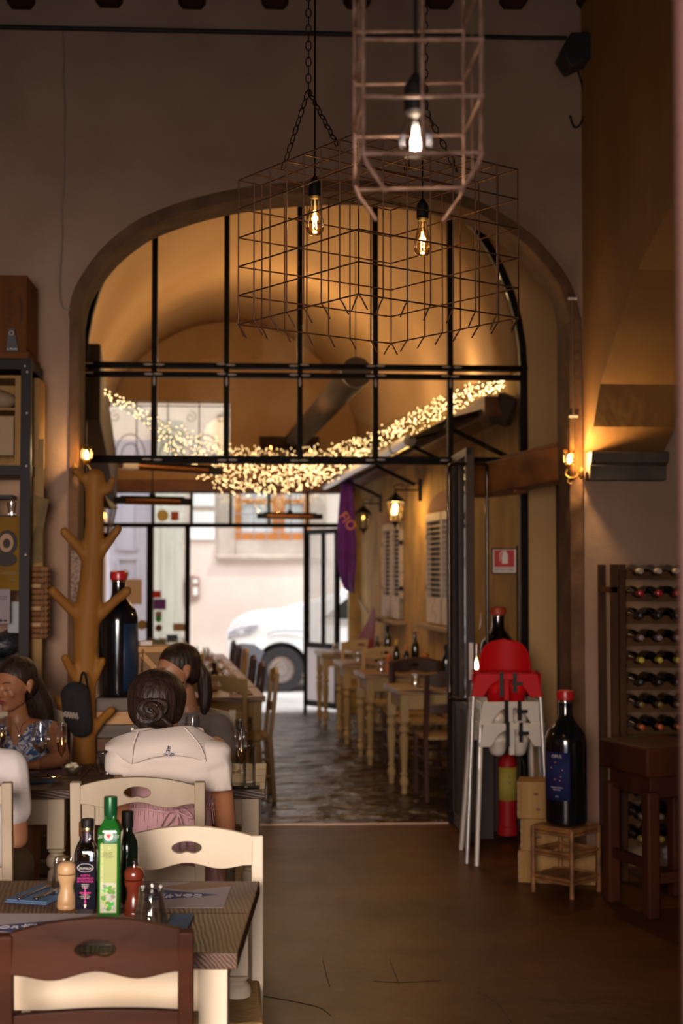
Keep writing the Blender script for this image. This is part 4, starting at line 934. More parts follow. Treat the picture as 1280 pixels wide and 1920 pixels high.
# ---------------------------------------------------------------- table-top things on the near table
TZ = .7605
def on(px, py, z=TZ): return fl(px, py, z)
oak = mat('turned pale wood', (.50, .32, .16), .42, col2=(.38, .22, .10), scale=10, stretch=(1, 1, .4), bump=.06)
cherry = mat('cherry red wood', (.16, .028, .012), .25, col2=(.09, .014, .006), scale=10, stretch=(1, 1, .4), coat=.5)
def mill(label, p, s, m, knob=True, cap=None, group=None):
    t = thing('pepper_mill', label, 'pepper mill', p, 0, group)
    MB().lathe([(r * s, z * s) for r, z in [(.023, 0), (.0245, .003), (.0245, .010), (.023, .012), (.024, .015), (.0235, .028), (.019, .043), (.017, .055), (.020, .068), (.0235, .076), (.0245, .084), (.022, .087)]], (0, 0, 0), 26).build('mill_body', m, t)
    MB().lathe([(r * s, z * s) for r, z in [(.020, .088), (.0235, .090), (.025, .098), (.024, .108), (.018, .116), (.008, .120)]], (0, 0, 0), 26).build('mill_head', m, t)
    if knob: MB().lathe([(r * s, z * s) for r, z in [(.004, .119), (.004, .124), (.0065, .128), (.0065, .134), (.003, .138)]], (0, 0, 0), 14).build('knob', chrome, t)
    return t
mill('pale wood pepper mill beside the dark balsamic bottle', on(125, 1703), 1.0, oak, knob=False)
mill('cherry red pepper mill with chrome knob beside the green oil bottle', on(251, 1716), 1.02, cherry)
def sqbottle(name, label, cat, p, w, zs, m, rz=0, group=None):
    """zs: list of (half-size, z, superellipse power)"""
    t = thing(name, label, cat, p, rz, group); return t
# balsamic bottle
p = on(163, 1709); BW = .0262
t = thing('vinegar_bottle', 'square balsamic bottle with black label and gold banded cap', 'bottle', p, R(-4))
MB().lathe([(BW * .96, .0), (BW, .003), (BW, .150), (BW * .9, .160), (.015, .178), (.0125, .186), (.0125, .200)], (0, 0, 0), 40, sq=7).build('bottle_glass', glass('pale bottle glass', (.80, .76, .70), dens=.12), t)
MB().lathe([(BW * .88, .004), (BW * .9, .008), (BW * .9, .143)], (0, 0, 0), 32, sq=7).build('vinegar', mat('dark vinegar', (.012, .004, .003), .15), t)
MB().lathe([(.0150, .176), (.0145, .205), (.0138, .206)], (0, 0, 0), 22).build('neck_sleeve', mat('dark plum sleeve', (.02, .008, .02), .4), t)
MB().lathe([(.0165, .206), (.0168, .213), (.0165, .214)], (0, 0, 0), 22).build('gold_band', mat('gold foil', (.75, .5, .2), .25, 1), t)
MB().lathe([(.0165, .215), (.0168, .232), (.015, .235)], (0, 0, 0), 22).build('cap', black_p, t)
lb = MB().bx(-BW * .97, BW * .97, -BW - .0012, -BW + .0, .012, .132).build('label', mat('navy black label', (.006, .005, .012), .7, spec=.08), t)
mg = mat('magenta print', (.60, .02, .25), .6)
MB().lathe([(.0205, 0), (.0190, .0)], (0, 0, 0), 30, cap=False, rot=Matrix.Rotation(PI / 2, 3, 'X')).build('oval_ring', white_lab, lb, loc=(0, -BW - .0016, .116)).scale = (1, 1, .52)
text('OLITALIA', .0075, white_lab, lb, (0, -BW - .0014, .114))
text('ACETO\nBALSAMICO\nDI MODENA', .0075, mg, lb, (0, -BW - .0014, .089))
text('indicazione\ngeografica\nprotetta', .0042, white_lab, lb, (0, -BW - .0014, .070))
MB().bx(-.014, .014, -BW - .0018, -BW - .0012, .0515, .0545).bx(-.0014, .0014, -BW - .0018, -BW - .0012, .036, .068).prism([(0, .036), (.003, .031), (0, .027), (-.003, .031)], o=(0, -BW - .0018, 0), depth=(0, .0006, 0)).build('cross_print', mg, lb, smooth=False)
text('invecchiato\nin botti di legno\nfin dal 1983', .0042, white_lab, lb, (0, -BW - .0014, .044))
MB().prism([(0, .014), (.003, .020), (.003, .025), (-.003, .025), (-.003, .020)], o=(0, -BW - .0018, 0), depth=(0, .0006, 0)).build('grape_print', white_lab, lb, smooth=False)
# olive oil bottle
p = on(206, 1714); BW = .0292
gb = mat('bright green oil glass', (.010, .10, .012), .08, coat=.5, spec=.7)
t = thing('oil_bottle', 'tall square green olive oil bottle with pale green illustrated label', 'bottle', p, R(-3))
MB().lathe([(BW * .95, .0), (BW, .004), (BW, .208), (BW * .97, .216), (.022, .228), (.0145, .240), (.0138, .25)], (0, 0, 0), 40, sq=8).build('bottle_glass', gb, t)
MB().lathe([(.0155, .238), (.0165, .24), (.0172, .262), (.0172, .292), (.0160, .296)], (0, 0, 0), 26).build('capsule', mat('dark green foil', (.006, .075, .022), .3, .3), t)
pg = mat('pale green label', (.34, .40, .13), .6)
lb = MB().bx(-.021, .021, -BW - .0014, -BW, .010, .182).build('label', pg, t)
MB().bx(-.0195, .0195, -BW - .0020, -BW - .0014, .012, .085).build('picture_field', mat('white green field', (.48, .52, .40), .6), lb)
rr = random.Random(5)
for nm, col, n_, sz in (('olive_print', (.10, .30, .03), 6, .0075), ('olive_print', (.03, .50, .05), 4, .006), ('olive_print', (.28, .26, .20), 3, .0065), ('olive_print', (.42, .52, .16), 5, .0065)):
    o_ = MB()
    for k in range(n_):
        x, z = rr.uniform(-.013, .013), rr.uniform(.020, .078); a = rr.uniform(-.9, .9)
        o_.ball((x, -BW - .0022, z), (sz, .0005, sz * .72), 12, rot=Matrix.Rotation(a, 3, 'Y'))
    o_.build(nm, mat('olive print %.2f %.2f' % col[:2], col, .6), lb)
o_ = MB()
for k in range(9): x, z = rr.uniform(-.016, .016), rr.uniform(.016, .082); a = rr.uniform(0, PI); o_.bar((x, -BW - .0025, z), (x + .008 * math.cos(a), -BW - .0025, z + .008 * math.sin(a)), .0012, .0005)
for k in range(16): x, z = rr.uniform(-.015, .015), rr.uniform(.016, .08); o_.ball((x, -BW - .0027, z), (.0008, .0004, .0008), 6); o_.ball((x + .003, -BW - .0027, z), (.0008, .0004, .0008), 6)
o_.build('twig_print', mat('dark ink', (.02, .03, .01), .6), lb)
ink = mat('brown ink', (.10, .09, .02), .6)
text('OLIO', .010, ink, lb, (-.002, -BW - .0016, .158)); text('EXTRA VERGINE\nDI OLIVA', .0040, ink, lb, (.001, -BW - .0016, .150)); text('D', .011, mat('pale label ink', (.62, .66, .38), .6), lb, (.002, -BW - .0016, .172), name='lettering')
text('OLIO TOSCANO OLIO TOSCANO', .0068, mat('pale label ink', (.62, .66, .38), .6), lb, (-.0165, -BW - .0016, .133), rot=(PI / 2, R(-90), 0))
em = MB().lathe([(.0115, -.0006), (.0115, .0006)], (0, -BW - .0008, .201), 26, rot=Matrix.Rotation(PI / 2, 3, 'X')).build('emblem', white_lab, t)
ri = mat('emblem red', (.5, .02, .03), .6)
MB().ball((0, -BW - .0018, .202), (.0018, .0005, .006), 8).ball((-.0035, -BW - .0018, .203), (.0014, .0005, .004), 8, rot=Matrix.Rotation(-.5, 3, 'Y')).ball((.0035, -BW - .0018, .203), (.0014, .0005, .004), 8, rot=Matrix.Rotation(.5, 3, 'Y')).bx(-.005, .005, -BW - .0022, -BW - .0016, .1985, .1998).ball((0, -BW - .0018, .196), (.0012, .0005, .003), 8).build('lily_print', ri, em)
for s in (-1, 1): text('OLIO\nDOP', .0045, white_lab, t, (s * .0205, -BW - .0004, .2), name='side_lettering')
# darker bottles behind
def winebottle(label, p, h=.30, r=.037, cap=None, m=None, group=None, name='wine_bottle', lab=None, cat='bottle'):
    t = thing(name, label, cat, p, 0, group); s = h / .30
    MB().lathe([(r * .9, 0), (r, .006), (r, .18 * s), (r * .9, .20 * s), (.018, .225 * s), (.0135, .235 * s), (.0135, .285 * s), (.0155, .287 * s), (.0155, h)], (0, 0, 0), 24).build('bottle_glass', m or greenglass, t)
    if cap: MB().lathe([(.0158, .25 * s), (.0160, h + .002), (.012, h + .004)], (0, 0, 0), 18).build('capsule', cap, t)
    if lab: MB().lathe([(r + .0006, .05 * s), (r + .0006, .13 * s)], (0, 0, 0), 24, cap=False).build('label', lab, t)
    return t
winebottle('dark oil bottle standing behind the green one', on(238, 1692), .235, .030, black_p, greenglass, name='oil_bottle')
p = on(158, 1690); winebottle('small gold capped bottle half hidden behind the balsamic bottle', (p.x, p.y, p.z), .205, .028, mat('gold foil', (.75, .5, .2), .25, 1), greenglass, name='oil_bottle')
def tumbler(label, p, r0=.034, r1=.040, h=.10, flip=False, fill=None, group=None, name='drinking_glass', cat='glass', rz=0):
    """facetted tumbler; flip = upside down"""
    t = thing(name, label, cat, p, rz, group)
    pr = [(r0 * .85, 0), (r0, .003), (r0, .012), (r0 * 1.02, .03), (r0 + (r1 - r0) * .7, h * .6), (r1, h * .72), (r1 * 1.01, h), (r1 * .94, h), (r1 * .93, h * .72), (r0 * .92, .03), (r0 * .85, .014)]
    if flip: pr = [(r, h - z) for r, z in pr]
    MB().lathe(pr, (0, 0, 0), 20, sq=None).build('glass_wall', clear, t, angle=18)
    if fill: MB().lathe([(r0 * .86, .015), (r1 * .9, h * fill[0])], (0, 0, 0), 20).build('drink', fill[1], t)
    return t
tumbler('upturned facetted tumbler next to the cherry red mill', on(283, 1741), .030, .041, .104, flip=True)
tumbler('upturned tumbler behind the pale wood mill', on(118, 1682), .026, .033, .105, flip=True)
# paper placemats
def placemat(label, c, rz, rows, W=.42, D=.30):
    t = thing('paper_placemat', label, 'placemat', (c[0], c[1], TZ), rz)
    MB().bx(-W / 2, W / 2, -D / 2, D / 2, 0, .0009).build('mat_sheet', mat('grey lilac paper', (.36, .30, .31), .75), t, smooth=False)
    bl = mat('navy lozenge print', (.035, .05, .15), .7); br_ = mat('tan lozenge print', (.27, .15, .09), .7)
    MB().prism([(-.185, .005), (0, .075), (.185, .005), (0, -.065)], o=(0, 0, .0010), v=(0, 1, 0), depth=(0, 0, .0003)).build('lozenge_print', bl, t, smooth=False)
    MB().prism([(-.21, -.10), (-.09, -.045), (-.02, -.09), (-.10, -.15), (-.21, -.15)], o=(0, 0, .0009), v=(0, 1, 0), depth=(0, 0, .0003)).build('tan_print', br_, t, smooth=False)
    MB().prism([(.21, .15), (.21, .07), (.12, .06), (.05, .10), (.10, .15)], o=(0, 0, .0009), v=(0, 1, 0), depth=(0, 0, .0003)).build('tan_print', br_, t, smooth=False)
    text('CORTE DE\' PAZZI', .036, mat('pale print ink', (.50, .46, .46), .7), t, (0, .008, .0014), rot=(0, 0, 0), sx=1.0)
    text('RISTORANTE PIZZERIA', .012, mat('pale print ink', (.50, .46, .46), .7), t, (0, .034, .0014), rot=(0, 0, 0))
    return t
ql = on(300, 1690)
c_ = on(292, 1676); placemat('printed paper placemat before the cream chair facing the camera, upside down', (c_.x - .015, c_.y - .01), H1 + PI, 1)
c_ = on(100, 1745); placemat('printed paper placemat glimpsed through the hole of the walnut chair', (c_.x - .02, c_.y + .02), H1, 1)
blu = mat('blue paper napkin', (.055, .10, .18), .8, col2=(.04, .08, .15), scale=30)
cut = mat('steel cutlery', (.55, .55, .56), .18, 1)
def napkin(label, p, rz, W=.10, D=.20):
    t = thing('folded_napkin', label, 'napkin', p, rz); MB().bx(-W / 2, W / 2, -D / 2, D / 2, 0, .004).bx(-W / 2 + .003, W / 2, -D / 2 + .003, D / 2, .004, .009).build('napkin_paper', blu, t, bevel=.0015)
    return t
def fork(label, p, rz):
    t = thing('fork', label, 'cutlery', p, rz); MB().tube([(0, -.10, .004), (0, -.03, .006), (0, .03, .008)], [.004, .003, .0025], 8).box((0, .045, .008), (.022, .028, .002)).build('handle', cut, t, bevel=.0006)
    for k in range(4): MB().tube([(-.009 + .006 * k, .058, .008), (-.009 + .006 * k, .098, .009)], .0013, 5).build('tine', cut, t)
def knife(label, p, rz):
    t = thing('table_knife', label, 'cutlery', p, rz); MB().box((0, -.05, .004), (.014, .10, .006)).build('handle', cut, t, bevel=.002)
    MB().prism([(-.009, 0), (.009, 0), (.009, .09), (0, .11), (-.007, .09)], v=(0, 1, 0), o=(0, 0, .003), depth=(0, 0, .0015)).build('blade', cut, t, smooth=False)
p = on(80, 1680); napkin('blue paper napkin with cutlery on the near table', (p.x, p.y, TZ), R(-20), .12, .19)
fork('steel fork lying on the blue napkin', (p.x - .01, p.y, TZ + .0095), R(-24)); knife('steel knife lying beside the fork on the blue napkin', (p.x + .03, p.y, TZ + .0095), R(-22))
p = on(356, 1738); napkin('blue napkin edge showing past the walnut chair post', (p.x - .03, p.y, TZ), R(-4), .06, .20)
# ---------------------------------------------------------------- things on the diners' tables
wine_am = mat('golden wine', (.75, .42, .10), .05, trans=.8)
def stemglass(label, p, kind='flute', fill=None, group=None, s=1.0):
    t = thing('wine_glass' if kind != 'flute' else 'champagne_flute', label, 'glass', p, 0, group)
    if kind == 'flute': bowl = [(.003, .085), (.006, .092), (.016, .115), (.022, .145), (.0235, .175), (.0215, .225)]
    else: bowl = [(.003, .095), (.010, .100), (.030, .122), (.040, .145), (.040, .165), (.033, .225)]
    MB().lathe([(r * s, z * s) for r, z in bowl], (0, 0, 0), 28, cap=False).build('bowl', clear, t)
    MB().lathe([(r * s, z * s) for r, z in [(.030, 0), (.032, .002), (.012, .005), (.004, .012), (.0032, .05), (.0036, .088)]], (0, 0, 0), 24).build('foot_and_stem', clear, t)
    MB().lathe([(bowl[-1][0] * s - .0005, bowl[-1][1] * s - .0006), (bowl[-1][0] * s + .0007, bowl[-1][1] * s), (bowl[-1][0] * s - .0005, bowl[-1][1] * s + .0007)], (0, 0, 0), 28, cap=False).build('rim', chrome, t)
    if fill:
        b = [(r * .95 * s, z * s) for r, z in bowl if z < fill[0]]; b.append((b[-1][0] * 1.03, fill[0] * s)); MB().lathe([(.001, (bowl[0][1] + .004) * s)] + b[1:], (0, 0, 0), 24).build('drink', fill[1], t)
    return t
g_am = glass('amber drink', (1, .86, .62), dens=.04)
stemglass('large wine glass in front of the woman in the blue print dress', on(76, 1455), 'wine', (.135, g_am))
stemglass('champagne flute beside the small bowl of cream', on(115, 1458), 'flute', (.165, g_am))
stemglass('champagne flute on the black coaster beside the woman in the white sweater', on(452, 1474), 'flute', (.15, g_am))
stemglass('empty flute behind the tall water glass', on(449, 1448), 'flute')
stemglass('wine glass before the woman in the grey T-shirt', on(361, 1441), 'wine')
stemglass('wine glass at the frame edge before the woman in the blue dress', on(2, 1440), 'flute', (.17, g_am))
def straight(label, p, r, h, fill=None):
    t = thing('drinking_glass', label, 'glass', p); MB().lathe([(r * .9, 0), (r * .92, .006), (r, h), (r * .94, h), (r * .86, .012), (.001, .011)], (0, 0, 0), 12).build('glass_wall', clear, t, angle=15)
    MB().lathe([(r * .95, h - .001), (r * 1.01, h), (r * .95, h + .001)], (0, 0, 0), 24, cap=False).build('rim', chrome, t)
    return t
straight('tall water glass at the table corner beside the flute', on(467, 1472), .028, .155)
straight('short tumbler between the bowl of cream and the white sweater', on(192, 1452), .028, .085)
cb_ = thing('coaster', 'black coaster under the flute and tall glass', 'coaster', on(461, 1478)); MB().bx(-.06, .055, -.0, .10, 0, .010).build('coaster_block', black_p, cb_, bevel=.002)
text('-O-', .012, white_lab, cb_, (0, -.0008, .005))
bw = thing('cream_bowl', 'small glass bowl of whipped cream with a spoon', 'bowl', on(136, 1452))
MB().lathe([(.022, 0), (.024, .003), (.036, .018), (.043, .034), (.041, .034), (.033, .018), (.02, .006)], (0, 0, 0), 28).build('glass_bowl', clear, bw)
mcb = MB().lathe([(.018, .006), (.032, .018), (.037, .028)], (0, 0, 0), 20)
for k in range(9): mcb.ball((random.uniform(-.022, .022), random.uniform(-.02, .02), .033 + random.uniform(0, .007)), (.012, .012, .010), 8)
mcb.build('cream', mat('whipped cream', (.62, .56, .40), .7), bw)
MB().bar((-.005, -.01, .04), (-.03, .03, .06), .008, .003).build('spoon', mat('dark spoon', (.05, .03, .025), .3), bw)
pl_ = thing('dinner_plate', 'pale plate in front of the woman in the blue print dress', 'plate', on(52, 1438)); MB().lathe([(.05, 0), (.07, .004), (.105, .015), (.103, .017), (.065, .008), (.001, .006)], (0, 0, 0), 36).build('plate_dish', mat('pale china', (.55, .50, .48), .3), pl_)
p = on(92, 1448); tag(MB().bx(-.14, .14, -.05, .06, 0, .001).build('purple_placemat', mat('dull purple paper', (.20, .10, .12), .8), loc=(p.x, p.y, TZ)), 'dull purple paper mat under the flute and wine glass', 'placemat')
p = on(72, 1468); napkin('dark blue napkin with cutlery at the edge of the diners table', (p.x, p.y, TZ), R(-55), .05, .13); fork('fork on the dark blue napkin at the diners table edge', (p.x, p.y, TZ + .0095), R(-60))
# ---------------------------------------------------------------- corridor table things
gl_c = 'table settings in the corridor'
def onT(T, x, y, z=.7605): a = T.rotation_euler.z; return (T.location.x + x * math.cos(a) - y * math.sin(a), T.location.y + x * math.sin(a) + y * math.cos(a), z)
capy = mat('yellow foil', (.5, .33, .03), .4); tg = None
def tum2(label, loc, flip=True):
    global tg
    if tg is None: tg = tumbler(label, loc, .030, .037, .09, flip=flip, group='upturned tumblers on the corridor tables'); return tg
    return copy_tree(tg, loc, 0, label)
words_ = ['first', 'second', 'third', 'last']
for i, T in enumerate(TR):
    tum2('upturned tumbler on the %s stucco wall table' % words_[i], onT(T, -.10, .10))
    t = thing('cutlery_setting', 'cutlery laid flat on the %s stucco wall table' % words_[i], 'cutlery', onT(T, -.12, -.10), T.rotation_euler.z)
    MB().box((0, 0, .002), (.018, .18, .003)).build('knife', cut, t); MB().box((.03, 0, .002), (.018, .18, .003)).build('fork', cut, t)
winebottle('green wine bottle at the wall end of the nearest corridor table', onT(TR[0], .16, .20), .30, .036, black_p)
winebottle('dark bottle on the nearest corridor table against the wall', onT(TR[1], .22, .20), .33, .037, None)
winebottle('oil bottle with yellow capsule on the second corridor table', onT(TR[1], .02, .02), .27, .028, capy, name='oil_bottle')
winebottle('balsamic bottle with pale neck on the second corridor table', onT(TR[1], .10, -.02), .22, .028, mat('orange cap', (.5, .2, .03), .4), mat('black balsamic', (.02, .018, .02), .2), name='vinegar_bottle', lab=white_lab)
mill('orange wood pepper mill on the second corridor table', onT(TR[1], -.06, -.06), 1.3, mat('orange mill wood', (.42, .13, .03), .4), knob=False)
mill('orange wood pepper mill near the green wine bottle', onT(TR[1], .28, .05), 1.3, mat('orange mill wood', (.42, .13, .03), .4), knob=False)
winebottle('dark wine bottle on the third corridor table', onT(TR[2], .20, .12), .33, .037, black_p)
winebottle('oil bottle on the third corridor table', onT(TR[2], .06, -.1), .24, .028, None, name='oil_bottle')
# long row settings
wgl = None
k_ = 0
nth = ['first', 'second', 'third', 'fourth', 'fifth', 'sixth']
for i, T in enumerate(TL):
    if i == 0: 
        winebottle('oil bottle with yellow oil on the table behind the ponytail', onT(T, .18, .18), .26, .030, capy, mat('yellow oil bottle', (.16, .14, .01), .1), name='oil_bottle')
        winebottle('black balsamic bottle on the table behind the ponytail', onT(T, .27, .10), .20, .028, black_p, mat('black balsamic', (.02, .018, .02), .2), name='vinegar_bottle', lab=white_lab)
    for (x, y, wh) in ((.40, .10, 'at the aisle side'), (.30, .25, 'toward the street'), (.10, .28, 'at the far middle'), (.40, -.2, 'at the near aisle corner')):
        t = tum2('upturned tumbler %s of the %s table of the long row' % (wh, nth[i]), onT(T, x, y)); t['group'] = 'upturned tumblers on the %s table of the long row' % nth[i]
    for (x, y, wh) in ((-.05, .1, 'middle'), (.04, -.05, 'nearest'), (-.15, .0, 'inner'), (.12, .12, 'farthest')):
        if i in (1, 2, 3, 4):
            if wgl is None: wgl = stemglass('%s clear wine glass on the %s table of the long row' % (wh, nth[i]), onT(T, x, y), 'wine', group='wine glasses on the %s table of the long row' % nth[i], s=1.0)
            else: copy_tree(wgl, onT(T, x, y), 0, '%s clear wine glass on the %s table of the long row' % (wh, nth[i]), 'wine glasses on the %s table of the long row' % nth[i])
    for j, (x, y) in enumerate(((.48, .0), (.48, .22), (.48, -.22))):
        if i < 5:
            t = thing('folded_napkin', 'folded napkin, %s of the aisle edge, %s long row table' % (('middle', 'far end', 'near end')[j], nth[i]), 'napkin', onT(T, x, y), CWA, 'folded napkins on the %s long row table' % nth[i])
            MB().bx(-.04, .04, -.07, .07, 0, .012).build('napkin_paper', mat('taupe napkin', (.30, .22, .17), .8), t, bevel=.003)
# ---------------------------------------------------------------- coat tree with cap
cw_ = mat('orange oiled trunk', (.29, .125, .022), .6, spec=.2, col2=(.17, .065, .010), scale=4, stretch=(1, 1, .35), bump=.25, lo=.3, hi=.7)
TY = 6.95; base = at(165, 1440, TY); ct = thing('coat_tree', 'carved wooden tree trunk coat stand with stub branches', 'coat stand', (base.x, base.y, 0)); b0 = V((base.x, base.y, 0))
def tp(px, py, dy=0): p = at(px, py, TY); return p - b0 + V((0, dy, 0))
trunk = [((158, 1560), .085), ((158, 1480), .080), ((157, 1430), .062), ((158, 1390), .058), ((158, 1340), .055), ((159, 1280), .054), ((161, 1210), .062), ((162, 1170), .065), ((165, 1140), .066), ((170, 1090), .058), ((174, 1040), .053), ((177, 980), .046), ((177, 930), .047), ((178, 897), .050)]
m = MB(); tl_ = [(tp(*p), r) for p, r in trunk]; tl_.insert(0, (V((tl_[0][0].x, tl_[0][0].y, .0)), .11))
m.chain([(p, r) for p, r in tl_])
brs = [((172, 925), (205, 918), (213, 878 + 22), .020, -.03), ((165, 905), (152, 893), (145, 884), .020, -.05), ((168, 1055), (148, 1025), (124, 998), .024, -.06), ((178, 1052), (205, 1015), (222, 992), .022, -.03), ((158, 1165), (128, 1135), (103, 1108), .025, -.07), ((180, 1160), (212, 1130), (240, 1108), .024, -.05),
       ((152, 1285), (136, 1255), (126, 1232), .022, -.08), ((172, 1280), (185, 1255), (193, 1238), .020, -.03), ((140, 1345), (118, 1325), (106, 1312), .022, .03), ((163, 1385), (190, 1350), (210, 1330), .022, -.06)]
for a_, b_, c__, r_, dy in brs: m.chain([(tp(*a_), r_ * 1.25), (tp(*b_, dy * .6), r_ * 1.05), (tp(*c__, dy), r_)])
organic('trunk', m, cw_, ct, .011, 3)
cap = thing('knitted_hat', 'black knitted cap with grey stitched mark hanging on the coat tree', 'hat', at(143, 1330, TY - .14)); c0 = V(cap.location)
def kp(px, py, dy=0): return at(px, py, TY - .14) - c0 + V((0, dy, 0))
m = MB().hull([(kp(141, 1304), (.070, .055, .066)), (kp(145, 1342), (.068, .055, .06)), (kp(152, 1366), (.052, .045, .042))], 14)
organic('cap_crown', m, mat('black felt', (.008, .007, .008), .95, bump=.3, col2=(.014, .012, .013), scale=40), cap, .006, 4)
MB().tube(smoothpts([kp(150, 1288, -.02), kp(155, 1262, -.02), kp(161, 1266, -.02), kp(166, 1290, -.03)], 5), .006, 6).build('strap', black_p, cap)
sq_ = MB()
for k in range(26):
    sq_.ball(kp(122 + k * 1.05, 1336 + 4 * math.sin(k * 1.3) + .18 * k, -.054 - .010 * math.sin(PI * k / 26)), (.005, .003, .006), 6)
sq_.build('stitched_mark', mat('grey stitching', (.30, .24, .20), .9), cap)
tag(MB().bx(-.0, .06, 0, .02, -.30, .05).build('hanging_towel', mat('checked cloth', (.35, .25, .19), .9, col2=(.15, .08, .05), scale=60), loc=at(133, 1050, 7.6) , ), 'checked cloth hanging on the stone jamb behind the coat tree', 'cloth')
# giant wine bottles
def bigbottle(label, p, h=.68, r=.105, lab=None, cm=redwax, rz=0):
    t = thing('giant_wine_bottle', label, 'bottle', p, rz); k = h / .68; q_ = r / .105
    MB().lathe([(.09 * q_, 0), (.102 * q_, .01), (r, .03), (r, .40 * k), (r * .985, .43 * k), (r * .90, .465 * k), (.068 * q_, .50 * k), (.042 * q_, .535 * k), (.036 * q_, .555 * k), (.035 * q_, .62 * k), (.040 * q_, .625 * k)], (0, 0, 0), 48).build('bottle_glass', blackglass, t)
    MB().lathe([(.036 * q_, .617 * k), (.0385 * q_, .620 * k), (.0385 * q_, .626 * k), (.036 * q_, .63 * k)], (0, 0, 0), 32).build('neck_ring', chrome, t)
    MB().lathe([(.036 * q_, .628 * k), (.045 * q_, .634 * k), (.047 * q_, .66 * k), (.044 * q_, .675 * k), (.03 * q_, .682 * k)], (0, 0, 0), 32).build('wax_cap', cm, t)
    return t
navy = mat('navy bottle label', (.012, .020, .075), .7, spec=.1, col2=(.016, .012, .06), scale=9)
def arc_label(t, r, a0, a1, z0, z1, m, name='label'):
    g_ = MB(); g_.grid(lambda u, v: V(((r + .001) * math.sin(a0 + (a1 - a0) * u), -(r + .001) * math.cos(a0 + (a1 - a0) * u), z0 + (z1 - z0) * v)), 20, 2); return g_.build(name, m, t, solid=.001)
p = at(1061, 1548, 7.02); RS_Z = .345; p = fl(1061, 1544, RS_Z)
B1 = bigbottle('giant wine bottle with navy label standing on the small rattan stool', (p.x, p.y, RS_Z), .675, .106)
lb = arc_label(B1, .106, -1.45, -.02, .13, .37, navy)
for bz, tx, sz in ((.35, 'OPUS', .022), (.19, 'Toscana Rosso\nImperiale', .011), (.15, '12 L', .010)):
    text(tx, sz, mat('pale print ink', (.50, .46, .46), .7), lb, (.1075 * math.sin(-.66), -.1075 * math.cos(-.66) - .0008, bz), rot=(PI / 2, 0, -.66))
dots = MB()
for k in range(6): a = -.75 + .1 * rr.uniform(-3, 4); z = rr.uniform(.22, .32); dots.ball((.1075 * math.sin(a), -.1075 * math.cos(a), z), .0035, 6)
dots.build('dot_print', mat('red gold dots', (.5, .2, .08), .6), lb)
rs = thing('rattan_stool', 'small square rattan stool under the giant navy label bottle', 'stool', (p.x, p.y + .01, 0), R(45 - 3)); rat = mat('rattan cane', (.24, .10, .025), .6, col2=(.11, .04, .012), scale=14, bump=.3)
S_2 = .118
for sx in (-1, 1):
    for sy in (-1, 1):
        lgm = MB().tube([(sx * S_2, sy * S_2, 0), (sx * S_2, sy * S_2, RS_Z - .012)], .012, 10)
        for z in (.05, .12, .2, .28): lgm.tube([(sx * S_2, sy * S_2, z), (sx * S_2, sy * S_2, z + .006)], .0145, 10)
        lgm.build('leg', rat, rs)
for nm, z in (('top_frame', RS_Z - .02), ('shelf_frame', .215), ('lower_shelf', .085)):
    f_ = MB()
    for a_, b_ in (((-1, -1), (1, -1)), ((1, -1), (1, 1)), ((1, 1), (-1, 1)), ((-1, 1), (-1, -1))):
        f_.tube([(a_[0] * S_2, a_[1] * S_2, z), (b_[0] * S_2, b_[1] * S_2, z)], .010, 8); f_.tube([(a_[0] * S_2, a_[1] * S_2, z - .018), (b_[0] * S_2, b_[1] * S_2, z - .018)], .007, 8)
    if nm != 'shelf_frame': f_.bx(-S_2, S_2, -S_2, S_2, z - .004 + (.012 if nm == 'top_frame' else 0), z + .004 + (.012 if nm == 'top_frame' else 0))
    f_.build(nm, rat, rs)
p2 = fl(250, 1000, 2.0)
# side chest under the other big bottle
q = at(221, 1305, 7.15); SBZ = q.z; x0 = at(180, 1305, 7.0).x; x1 = at(352, 1305, 7.0).x
sb = thing('plank_chest', 'stack-like chest of grey and brown planks under the tall dark bottle', 'chest', ((x0 + x1) / 2, 7.22, 0)); W_ = x1 - x0
MB().bx(-W_ / 2, W_ / 2, -.19, .19, 0, SBZ - .26).build('chest_body', mat('dark chest wood', (.04, .018, .009), .6, col2=(.02, .01, .006), scale=5, stretch=(.3, 1, 3)), sb, bevel=.004)
for k, mm in enumerate([mat('grey driftwood', (.17, .14, .115), .8, col2=(.09, .07, .055), scale=6, stretch=(.3, 1, 4), bump=.3), pine, mat('grey driftwood', (1, 1, 1)), mat('brown plank', (.12, .055, .025), .7)]):
    MB().bx(-W_ / 2 - .004, W_ / 2 + .004, -.196, .19, SBZ - .065 * (k + 1) + .003, SBZ - .065 * k).build('plank', mm, sb, bevel=.003, smooth=False)
B2 = bigbottle('giant dark wine bottle with red wax cap beside the coat tree', (q.x, 7.15, SBZ), .62, .098)
arc_label(B2, .098, .35, 1.5, .03, .36, mat('blue bottle label', (.008, .022, .055), .5))
